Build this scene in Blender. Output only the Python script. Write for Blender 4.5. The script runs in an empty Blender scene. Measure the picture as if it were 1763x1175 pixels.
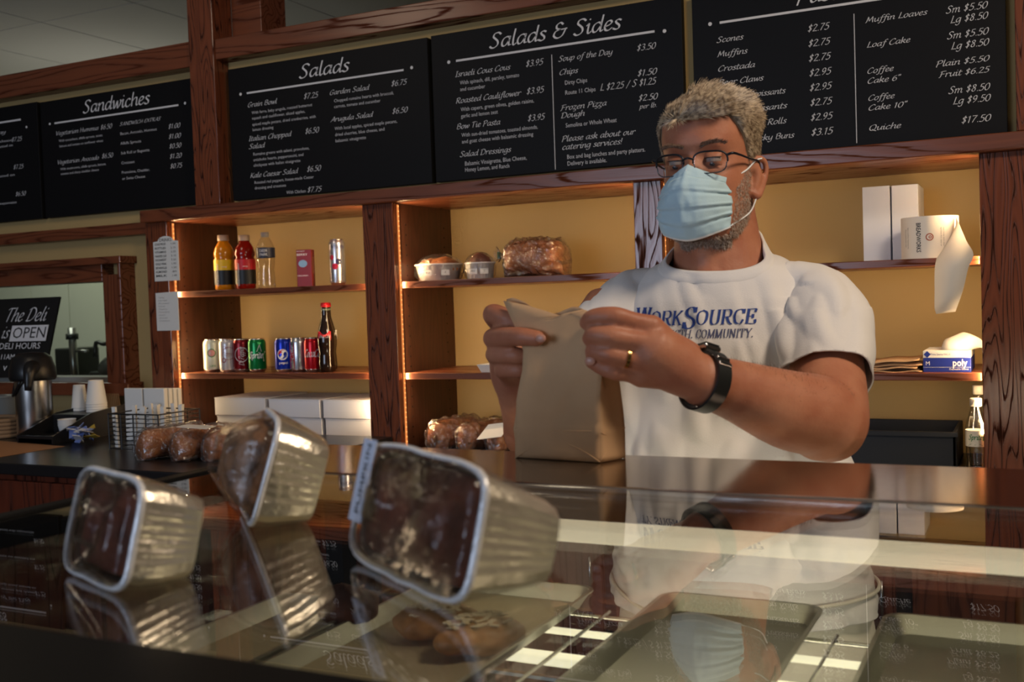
import bpy, bmesh, math, random
import numpy as np
from mathutils import Vector, Matrix, noise
from mathutils.bvhtree import BVHTree
random.seed(7); rng = np.random.default_rng(7)
SC = bpy.context.scene
COL = SC.collection
# ------------------------------------------------------------------ camera
def _rot(y, p, r):
    cy, sy = math.cos(y), math.sin(y); cp, sp = math.cos(p), math.sin(p)
    f = np.array([-sy*cp, cy*cp, -sp]); rt = np.array([cy, sy, 0.0]); up = np.cross(rt, f)
    c, s = math.cos(r), math.sin(r)
    return np.array([c*rt - s*up, -(c*up + s*rt), f])
RM = _rot(math.radians(26.337), math.radians(2.199), math.radians(1.956))
CAM = np.array([0, 0, 1.45]); FPX = 1837.5
cd = bpy.data.cameras.new('camera'); cam = bpy.data.objects.new('camera', cd); COL.objects.link(cam)
cd.sensor_width = 36; cd.lens = FPX/1763*36
cam.matrix_world = Matrix([[RM[0][i], -RM[1][i], -RM[2][i], CAM[i]] for i in range(3)] + [[0, 0, 0, 1]])
cd.dof.use_dof = True; cd.dof.focus_distance = 2.15; cd.dof.aperture_fstop = 6.6
cd.clip_start = 0.05
SC.camera = cam
# ------------------------------------------------------------------ world, lights, exposure
SC.view_settings.view_transform = 'Standard'; SC.view_settings.look = 'None'
SC.view_settings.exposure = 0.0; SC.view_settings.gamma = 1.0
SC.view_settings.use_curve_mapping = False
w = bpy.data.worlds.new('room_air'); SC.world = w; w.use_nodes = True
w.node_tree.nodes['Background'].inputs[0].default_value = (0.5, 0.55, 0.62, 1)
w.node_tree.nodes['Background'].inputs[1].default_value = 0.07
def area(name, loc, target, sx, sy, power, col, spread=180):
    l = bpy.data.lights.new(name, 'AREA'); l.shape = 'RECTANGLE'; l.size = sx; l.size_y = sy
    l.energy = power; l.color = col; l.spread = math.radians(spread)
    o = bpy.data.objects.new(name, l); COL.objects.link(o); o.location = loc
    d = Vector(target) - Vector(loc); o.rotation_euler = d.to_track_quat('-Z', 'Y').to_euler()
    return o
area('shop_window_daylight', (-2.5, -3.2, 1.75), (-2.1, 1.0, 1.5), 2.0, 1.5, 66, (0.66, 0.78, 1.0))
area('ceiling_lamp_right', (0.75, 1.15, 2.78), (-0.35, 1.6, 1.35), 0.45, 0.45, 33, (1.0, 0.80, 0.60))
area('ceiling_lamp_left', (-2.6, 1.6, 2.78), (-2.6, 2.2, 0.8), 0.5, 0.5, 4, (1.0, 0.82, 0.6))
area('ceiling_fill_light', (-4.6, 4.4, 2.0), (-4.6, 4.4, 3.0), 0.6, 0.6, 1.6, (1.0, 0.95, 0.85))  # added fill, not a fixture: brightens the ceiling beyond the partition
area('kitchen_lamp', (-5.2, 4.2, 2.7), (-5.2, 4.6, 1.2), 0.9, 0.9, 20, (0.96, 1.0, 0.9))
area('case_lamp_upper', (-0.1, 1.222, 1.135), (-0.1, 1.30, 0.6), 1.5, 0.02, 0.35, (1.0, 0.88, 0.66))
area('case_lamp_lower', (-0.1, 1.262, 0.985), (-0.1, 1.7, 1.0), 1.5, 0.015, 2.2, (1.0, 0.9, 0.68))
LEDP = 3.0
def P(px, py, Y):      # a point seen in the photograph, at depth Y behind the camera plane
    d = RM.T @ np.array([(px-881.5)/FPX, (py-587.5)/FPX, 1.0]); return CAM + d*(Y/d[1])
def PZ(px, py, Z):
    d = RM.T @ np.array([(px-881.5)/FPX, (py-587.5)/FPX, 1.0]); return CAM + d*((Z-CAM[2])/d[2])
# ------------------------------------------------------------------ materials
def srgb(r, g, b):
    f = lambda c: (c/255/12.92) if c/255 <= 0.04045 else ((c/255+0.055)/1.055)**2.4
    return (f(r), f(g), f(b), 1)
MATS = {}
def mat(name, col, rough=0.5, metal=0.0, bump=0, bscale=80, var=0, vscale=6, spec=0.5, trans=0, ior=1.45, emit=0, ecol=None, coat=0, sss=0, stretch=None, aniso=0):
    if name in MATS: return MATS[name]
    m = bpy.data.materials.new(name); m.use_nodes = True; nt = m.node_tree; b = nt.nodes['Principled BSDF']
    if len(col) == 3: col = (*col, 1)
    b.inputs['Base Color'].default_value = col; b.inputs['Roughness'].default_value = rough
    b.inputs['Metallic'].default_value = metal; b.inputs['Specular IOR Level'].default_value = spec
    b.inputs['Transmission Weight'].default_value = trans; b.inputs['IOR'].default_value = ior
    b.inputs['Coat Weight'].default_value = coat
    if sss: b.inputs['Subsurface Weight'].default_value = sss; b.inputs['Subsurface Radius'].default_value = (0.01, 0.004, 0.002); b.inputs['Subsurface Scale'].default_value = 1.0
    if emit: b.inputs['Emission Color'].default_value = ecol or col; b.inputs['Emission Strength'].default_value = emit
    if bump or var or stretch:
        tc = nt.nodes.new('ShaderNodeTexCoord'); mp = nt.nodes.new('ShaderNodeMapping'); nt.links.new(tc.outputs['Object'], mp.inputs[0])
        if stretch: mp.inputs['Scale'].default_value = stretch
    if var:
        n = nt.nodes.new('ShaderNodeTexNoise'); n.inputs['Scale'].default_value = vscale; n.inputs['Detail'].default_value = 5
        nt.links.new(mp.outputs[0], n.inputs[0])
        r = nt.nodes.new('ShaderNodeValToRGB'); r.color_ramp.elements[0].position = 0.3; r.color_ramp.elements[1].position = 0.7
        r.color_ramp.elements[0].color = (*[c*(1-var) for c in col[:3]], 1); r.color_ramp.elements[1].color = (*[min(1, c*(1+var)) for c in col[:3]], 1)
        nt.links.new(n.outputs[0], r.inputs[0]); nt.links.new(r.outputs[0], b.inputs['Base Color'])
    if bump:
        n2 = nt.nodes.new('ShaderNodeTexNoise'); n2.inputs['Scale'].default_value = bscale; n2.inputs['Detail'].default_value = 4
        nt.links.new(mp.outputs[0], n2.inputs[0]); bp = nt.nodes.new('ShaderNodeBump'); bp.inputs['Strength'].default_value = min(bump, 1); bp.inputs['Distance'].default_value = 0.002*max(1, bump)
        nt.links.new(n2.outputs[0], bp.inputs['Height']); nt.links.new(bp.outputs[0], b.inputs['Normal'])
    MATS[name] = m; return m
def wood(name, axis, base=(0.15, 0.043, 0.018), dark=(0.075, 0.020, 0.009), rough=0.3, sc=1.0, rings=13):
    if name in MATS: return MATS[name]
    m = bpy.data.materials.new(name); m.use_nodes = True; nt = m.node_tree; N = nt.nodes; L = nt.links; b = N['Principled BSDF']
    tc = N.new('ShaderNodeTexCoord'); mp = N.new('ShaderNodeMapping'); L.new(tc.outputs['Object'], mp.inputs[0])
    s = [9*sc, 9*sc, 9*sc]; s[axis] = 0.9*sc; mp.inputs['Scale'].default_value = s
    n = N.new('ShaderNodeTexNoise'); n.inputs['Scale'].default_value = 1.0; n.inputs['Detail'].default_value = 2; n.inputs['Roughness'].default_value = 0.4; L.new(mp.outputs[0], n.inputs[0])
    mul = N.new('ShaderNodeMath'); mul.operation = 'MULTIPLY'; mul.inputs[1].default_value = rings; L.new(n.outputs[0], mul.inputs[0])
    fr = N.new('ShaderNodeMath'); fr.operation = 'PINGPONG'; fr.inputs[1].default_value = 0.5; L.new(mul.outputs[0], fr.inputs[0])
    s2 = [260, 260, 260]; s2[axis] = 9
    mp2 = N.new('ShaderNodeMapping'); L.new(tc.outputs['Object'], mp2.inputs[0]); mp2.inputs['Scale'].default_value = s2
    n2 = N.new('ShaderNodeTexNoise'); n2.inputs['Scale'].default_value = 1.0; n2.inputs['Detail'].default_value = 3; L.new(mp2.outputs[0], n2.inputs[0])
    ad = N.new('ShaderNodeMath'); ad.operation = 'MULTIPLY_ADD'; ad.inputs[1].default_value = 0.35; L.new(n2.outputs[0], ad.inputs[0]); L.new(fr.outputs[0], ad.inputs[2])
    r = N.new('ShaderNodeValToRGB'); e = r.color_ramp.elements; e[0].position = 0.18; e[0].color = (*dark, 1); e[1].position = 0.31; e[1].color = (*base, 1)
    x = e.new(0.62); x.color = (*[c*1.25 for c in base], 1)
    L.new(ad.outputs[0], r.inputs[0]); L.new(r.outputs[0], b.inputs['Base Color'])
    bp = N.new('ShaderNodeBump'); bp.inputs['Strength'].default_value = 0.35; bp.inputs['Distance'].default_value = 0.001
    L.new(ad.outputs[0], bp.inputs['Height']); L.new(bp.outputs[0], b.inputs['Normal'])
    rr = N.new('ShaderNodeMapRange'); rr.inputs['From Min'].default_value = 0.2; rr.inputs['From Max'].default_value = 0.30; rr.inputs['To Min'].default_value = 0.75; rr.inputs['To Max'].default_value = rough; L.new(ad.outputs[0], rr.inputs['Value']); L.new(rr.outputs[0], b.inputs['Roughness'])
    sp_ = N.new('ShaderNodeMapRange'); sp_.inputs['From Min'].default_value = 0.2; sp_.inputs['From Max'].default_value = 0.30; sp_.inputs['To Min'].default_value = 0.05; sp_.inputs['To Max'].default_value = 0.6; L.new(ad.outputs[0], sp_.inputs['Value']); L.new(sp_.outputs[0], b.inputs['Specular IOR Level'])
    MATS[name] = m; return m
def film(name, tint=(1, 1, 1), rough=0.05, ior=1.45, amp=1.0, bump=0, bscale=40, haze=0.0, stretch=None):
    """thin clear sheet: transparent + fresnel mirror"""
    if name in MATS: return MATS[name]
    m = bpy.data.materials.new(name); m.use_nodes = True; nt = m.node_tree; N = nt.nodes; L = nt.links
    N.remove(N['Principled BSDF']); out = N['Material Output']
    t = N.new('ShaderNodeBsdfTransparent'); t.inputs[0].default_value = (*tint, 1)
    g = N.new('ShaderNodeBsdfGlossy'); g.inputs['Roughness'].default_value = rough
    f = N.new('ShaderNodeFresnel'); ge = N.new('ShaderNodeNewGeometry'); mi = N.new('ShaderNodeMapRange'); mi.inputs['To Min'].default_value = ior; mi.inputs['To Max'].default_value = 1/ior; L.new(ge.outputs['Backfacing'], mi.inputs['Value']); L.new(mi.outputs[0], f.inputs[0])
    mu = N.new('ShaderNodeMath'); mu.operation = 'MULTIPLY'; mu.inputs[1].default_value = amp; mu.use_clamp = True; L.new(f.outputs[0], mu.inputs[0])
    mx = N.new('ShaderNodeMixShader'); L.new(mu.outputs[0], mx.inputs[0]); L.new(g.outputs[0], mx.inputs[2])
    src = t.outputs[0]
    if haze:
        d = N.new('ShaderNodeBsdfDiffuse'); d.inputs[0].default_value = (.8, .8, .8, 1); mh = N.new('ShaderNodeMixShader'); mh.inputs[0].default_value = haze
        L.new(t.outputs[0], mh.inputs[1]); L.new(d.outputs[0], mh.inputs[2]); src = mh.outputs[0]
    L.new(src, mx.inputs[1]); L.new(mx.outputs[0], out.inputs[0])
    if bump:
        tc = N.new('ShaderNodeTexCoord'); mp = N.new('ShaderNodeMapping'); L.new(tc.outputs['Object'], mp.inputs[0])
        if stretch: mp.inputs['Scale'].default_value = stretch
        n = N.new('ShaderNodeTexNoise'); n.inputs['Scale'].default_value = bscale; n.inputs['Detail'].default_value = 3; n.inputs['Distortion'].default_value = 1.0
        L.new(mp.outputs[0], n.inputs[0])
        bp = N.new('ShaderNodeBump'); bp.inputs['Strength'].default_value = 1; bp.inputs['Distance'].default_value = bump
        L.new(n.outputs[0], bp.inputs['Height']); L.new(bp.outputs[0], g.inputs['Normal'])
    MATS[name] = m; return m
WX = wood('oak_grain_along', 0); WZ = wood('oak_grain_up', 2); WY = wood('oak_grain_deep', 1)
WPOST = wood('oak_post_bold_grain', 2, base=(0.16, 0.045, 0.02), dark=(0.03, 0.010, 0.006), rough=0.2, sc=1.25, rings=26)
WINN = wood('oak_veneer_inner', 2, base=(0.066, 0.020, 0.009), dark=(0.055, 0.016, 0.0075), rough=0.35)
CREAM = mat('cream_wall_paint', (0.45, 0.315, 0.135), 0.75, bump=0.1, bscale=300, spec=0.2)
BLACKB = mat('menu_board_black', (0.007, 0.007, 0.008), 0.5, spec=0.15)
CHALK = mat('menu_lettering_white', (0.72, 0.72, 0.74), 0.6, spec=0.2)
CHALK2 = mat('menu_lettering_grey', (0.6, 0.6, 0.62), 0.6, spec=0.2)
WHITECARD = mat('white_cardboard', (0.72, 0.75, 0.82), 0.55, spec=0.3, bump=0.05)
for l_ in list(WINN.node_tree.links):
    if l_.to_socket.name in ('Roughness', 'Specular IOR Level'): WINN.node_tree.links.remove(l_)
BLACKLAM = mat('black_laminate', (0.012, 0.011, 0.012), 0.28, spec=0.5, bump=0.03, bscale=400)
BLACKPL = mat('black_plastic', (0.01, 0.01, 0.011), 0.35, spec=0.5)
BLACKFR = mat('black_metal_frame', (0.004, 0.004, 0.0045), 0.5, spec=0.12)
STEEL = mat('brushed_steel', (0.55, 0.54, 0.53), 0.25, 1.0, bump=0.1, bscale=6, stretch=(60, 60, 1))
ALU = mat('aluminium_foil', (0.92, 0.87, 0.74), 0.36, 0.92, bump=1.5, bscale=55)
ALUC = mat('silver_can_metal', (0.78, 0.78, 0.8), 0.22, 1.0)
LEDGE = mat('dark_bronze_steel_top', (0.30, 0.255, 0.225), 0.10, 1.0, bump=0.03, bscale=8, stretch=(3, 60, 60))
TRIMM = mat('polished_trim', (0.72, 0.70, 0.68), 0.16, 1.0)
ALU2 = mat('bright_foil', (0.78, 0.79, 0.80), 0.35, 0.45, bump=1.5, bscale=70)
PAPER = mat('white_paper', (0.72, 0.72, 0.7), 0.7, spec=0.2)
KRAFT = mat('brown_kraft_paper', (0.53, 0.335, 0.185), 0.72, spec=0.2, bump=0.25, bscale=35, var=0.06, vscale=14)
BREAD = mat('bread_crust', (0.33, 0.115, 0.036), 0.42, var=0.45, vscale=22, bump=0.5, bscale=60, spec=0.4)
CHOC = mat('chocolate_cake', (0.13, 0.040, 0.022), 0.5, var=0.5, vscale=40, bump=1.5, bscale=70, spec=0.4)
WRAP = film('clear_food_wrap', (0.95, 0.95, 0.95), 0.09, 1.5, 1.6, bump=0.006, bscale=38, haze=0.02)
WRAPB = film('clear_bread_bag', (0.95, 0.95, 0.95), 0.15, 1.5, 3.4, bump=0.010, bscale=48, haze=0.02)
GLASS = film('case_glass', (0.95, 0.968, 0.95), 0.0, 1.5, 1.4)
CLEARP = film('clear_bottle_plastic', (0.93, 0.94, 0.95), 0.05, 1.5, 1.8, bump=0.001, bscale=60)
WINGL = film('window_glass', (0.93, 0.95, 0.92), 0.0, 1.5, 0.8)
LENS = film('spectacle_lens', (0.95, 0.95, 0.96), 0.0, 1.5, 1.3)
LEDM = mat('led_strip_light', (.25, .1, .04), 0.5, emit=0.75, ecol=(1.0, 0.30, 0.07, 1))
LEDB = mat('led_bead', (.3, .15, .06), 0.5, emit=1.8, ecol=(1.0, 0.42, 0.13, 1))
TUBE = mat('fluorescent_diffuser', (1, 0.93, 0.7), 0.5, emit=1.25, ecol=(1.0, 0.84, 0.57, 1))
TUBE2 = mat('fluorescent_tube_light', (1, 0.95, 0.75), 0.5, emit=1.5, ecol=(1.0, 0.90, 0.62, 1))
TRAYM = mat('aluminium_sheet_pan', (0.42, 0.41, 0.33), 0.36, 0.8, bump=0.1, bscale=20)
PARCH = mat('parchment_liner', (0.36, 0.29, 0.18), 0.6, spec=0.3, bump=0.1, bscale=15)
WIREB = mat('black_wire', (0.01, 0.01, 0.01), 0.4)
CHROME = mat('chrome_wire', (0.7, 0.68, 0.6), 0.2, 1.0)
def flat(name, c, rough=0.45, **k): return mat(name, srgb(*c), rough, **k)
# ------------------------------------------------------------------ mesh builder
ORG = {}
class MB:
    def __init__(s): s.v = []; s.f = []; s.mi = []
    def add(s, v, f, k=0):
        n = len(s.v); s.v += [tuple(map(float, p)) for p in v]; s.f += [tuple(i+n for i in q) for q in f]; s.mi += [k]*len(f); return s
    def box(s, x0, y0, z0, x1, y1, z1, k=0):
        if x0 > x1: x0, x1 = x1, x0
        if y0 > y1: y0, y1 = y1, y0
        if z0 > z1: z0, z1 = z1, z0
        v = [(x0,y0,z0),(x1,y0,z0),(x1,y1,z0),(x0,y1,z0),(x0,y0,z1),(x1,y0,z1),(x1,y1,z1),(x0,y1,z1)]
        return s.add(v, [(0,3,2,1),(4,5,6,7),(0,1,5,4),(1,2,6,5),(2,3,7,6),(3,0,4,7)], k)
    def obox(s, c, ax, ay, az, k=0):      # oriented box: centre and three half vectors
        c, ax, ay, az = map(np.array, (c, ax, ay, az)); v = []
        for d in (-1, 1):
            for a, b in ((-1,-1),(1,-1),(1,1),(-1,1)): v.append(c+a*ax+b*ay+d*az)
        return s.add(v, [(0,3,2,1),(4,5,6,7),(0,1,5,4),(1,2,6,5),(2,3,7,6),(3,0,4,7)], k)
    def lathe(s, prof, c=(0,0,0), n=24, k=0, ax=None, cap=True):
        c = np.array(c, float); v = []; f = []; m = len(prof)
        A = np.eye(3) if ax is None else np.array(ax, float)
        for r, z in prof:
            for i in range(n):
                t = 2*math.pi*i/n; v.append(c + A.T @ np.array([r*math.cos(t), r*math.sin(t), z]))
        for j in range(m-1):
            for i in range(n): f.append((j*n+i, j*n+(i+1)%n, (j+1)*n+(i+1)%n, (j+1)*n+i))
        if cap:
            if prof[0][0] > 1e-5: f.append(tuple(range(n))[::-1])
            if prof[-1][0] > 1e-5: f.append(tuple((m-1)*n+i for i in range(n)))
        return s.add(v, f, k)
    def rings(s, R, k=0, cap=True, closed=True):
        n = len(R[0]); v = [p for r in R for p in r]; f = []
        for j in range(len(R)-1):
            for i in range(n if closed else n-1): f.append((j*n+i, j*n+(i+1)%n, (j+1)*n+(i+1)%n, (j+1)*n+i))
        if cap and closed: f.append(tuple(range(n))[::-1]); f.append(tuple((len(R)-1)*n+i for i in range(n)))
        return s.add(v, f, k)
    def tube(s, pts, rad, n=8, k=0, sub=1, closed=False, ball=False):
        pts = [np.array(p, float) for p in pts]; rad = list(rad) if hasattr(rad, '__len__') else [rad]*len(pts)
        if sub > 1: pts, rad = spline(pts, rad, sub, closed)
        if ball and not closed:
            d0 = (pts[0]-pts[1]); d0 /= np.linalg.norm(d0); d1 = (pts[-1]-pts[-2]); d1 /= np.linalg.norm(d1)
            r0, r1 = rad[0], rad[-1]
            pts = [pts[0]+d0*r0, pts[0]+d0*r0*.8, pts[0]+d0*r0*.4]+pts+[pts[-1]+d1*r1*.4, pts[-1]+d1*r1*.8, pts[-1]+d1*r1]
            rad = [r0*.12, r0*.6, r0*.92]+rad+[r1*.92, r1*.6, r1*.12]
        R = []; m = len(pts); up = None
        for i in range(m):
            a = pts[(i-1) % m] if (closed or i > 0) else pts[i]; b = pts[(i+1) % m] if (closed or i < m-1) else pts[i]
            t = b-a; t = t/(np.linalg.norm(t)+1e-12)
            if up is None: up = np.array([0, 0, 1.0]) if abs(t[2]) < 0.9 else np.array([1.0, 0, 0])
            x = np.cross(up, t); x /= np.linalg.norm(x)+1e-12; y = np.cross(t, x); up = y
            R.append([pts[i]+rad[i]*(math.cos(2*math.pi*q/n)*x+math.sin(2*math.pi*q/n)*y) for q in range(n)])
        if closed: R.append(R[0]); return s.rings(R, k, cap=False)
        return s.rings(R, k)
    def ell(s, c, rx, ry, rz, n=20, m=12, k=0, fn=None):
        c = np.array(c, float); R = []
        for j in range(1, m):
            ph = math.pi*j/m; R.append([c+np.array([rx*math.sin(ph)*math.cos(2*math.pi*i/n), ry*math.sin(ph)*math.sin(2*math.pi*i/n), -rz*math.cos(ph)]) for i in range(n)])
        if fn: R = [[fn(p) for p in r] for r in R]
        return s.rings(R, k)
    def build(s, name, mats, parent=None, smooth=False, label=None, bevel=0, kind=None, org=None, autos=None):
        me = bpy.data.meshes.new(name)
        o0 = np.array(org if org is not None else (ORG[parent.name] if parent else (0, 0, 0)), float)
        V = np.array(s.v, float)-o0 if len(s.v) else np.zeros((0, 3))
        me.from_pydata(V.tolist(), [], s.f)
        if not isinstance(mats, (list, tuple)): mats = [mats]
        for m in mats: me.materials.append(m)
        if len(mats) > 1: me.polygons.foreach_set('material_index', s.mi)
        me.update(); bm = bmesh.new(); bm.from_mesh(me); bmesh.ops.recalc_face_normals(bm, faces=bm.faces); bm.to_mesh(me); bm.free()
        if smooth: me.polygons.foreach_set('use_smooth', [True]*len(me.polygons))
        o = bpy.data.objects.new(name, me); COL.objects.link(o)
        if parent: o.parent = parent; ORG[o.name] = ORG[parent.name]
        else: o.location = tuple(o0); ORG[o.name] = tuple(o0)
        if label: o['label'] = label
        if kind: o['kind'] = kind
        if bevel:
            b = o.modifiers.new('bevel', 'BEVEL'); b.width = bevel; b.segments = 2; b.limit_method = 'ANGLE'; b.angle_limit = 0.6
        if smooth and autos:
            es = o.modifiers.new('edges', 'EDGE_SPLIT'); es.split_angle = autos
        return o
def spline(pts, rad, sub, closed=False):
    P_, R_ = [], []; n = len(pts)
    rng_ = range(n if closed else n-1)
    for i in rng_:
        if closed: a, b, c, d = (pts[(i-1) % n], pts[i], pts[(i+1) % n], pts[(i+2) % n]); ra, rb, rc, rd = rad[(i-1) % n], rad[i], rad[(i+1) % n], rad[(i+2) % n]
        else:
            b, c = pts[i], pts[i+1]; a = pts[i-1] if i else 2*b-c; d = pts[i+2] if i+2 < n else 2*c-b
            rb, rc = rad[i], rad[i+1]; ra = rad[i-1] if i else rb; rd = rad[i+2] if i+2 < n else rc
        for q in range(sub):
            t = q/sub; h = lambda a, b, c, d: 0.5*((2*b)+(-a+c)*t+(2*a-5*b+4*c-d)*t*t+(-a+3*b-3*c+d)*t**3)
            P_.append(h(a, b, c, d)); R_.append(h(ra, rb, rc, rd))
    if not closed: P_.append(pts[-1]); R_.append(rad[-1])
    return P_, R_
def thing(name, label, cat, loc, group=None):
    o = bpy.data.objects.new(name, None); COL.objects.link(o); o.location = tuple(map(float, loc)); ORG[o.name] = tuple(map(float, loc))
    o.empty_display_size = 0.05
    o['label'] = label; o['category'] = cat
    if group: o['group'] = group
    return o
def tag(o, label, cat, group=None):
    o['label'] = label; o['category'] = cat
    if group: o['group'] = group
    return o
def struct(name, mb, m, **k): o = mb.build(name, m, **k); o['kind'] = 'structure'; return o
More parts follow.
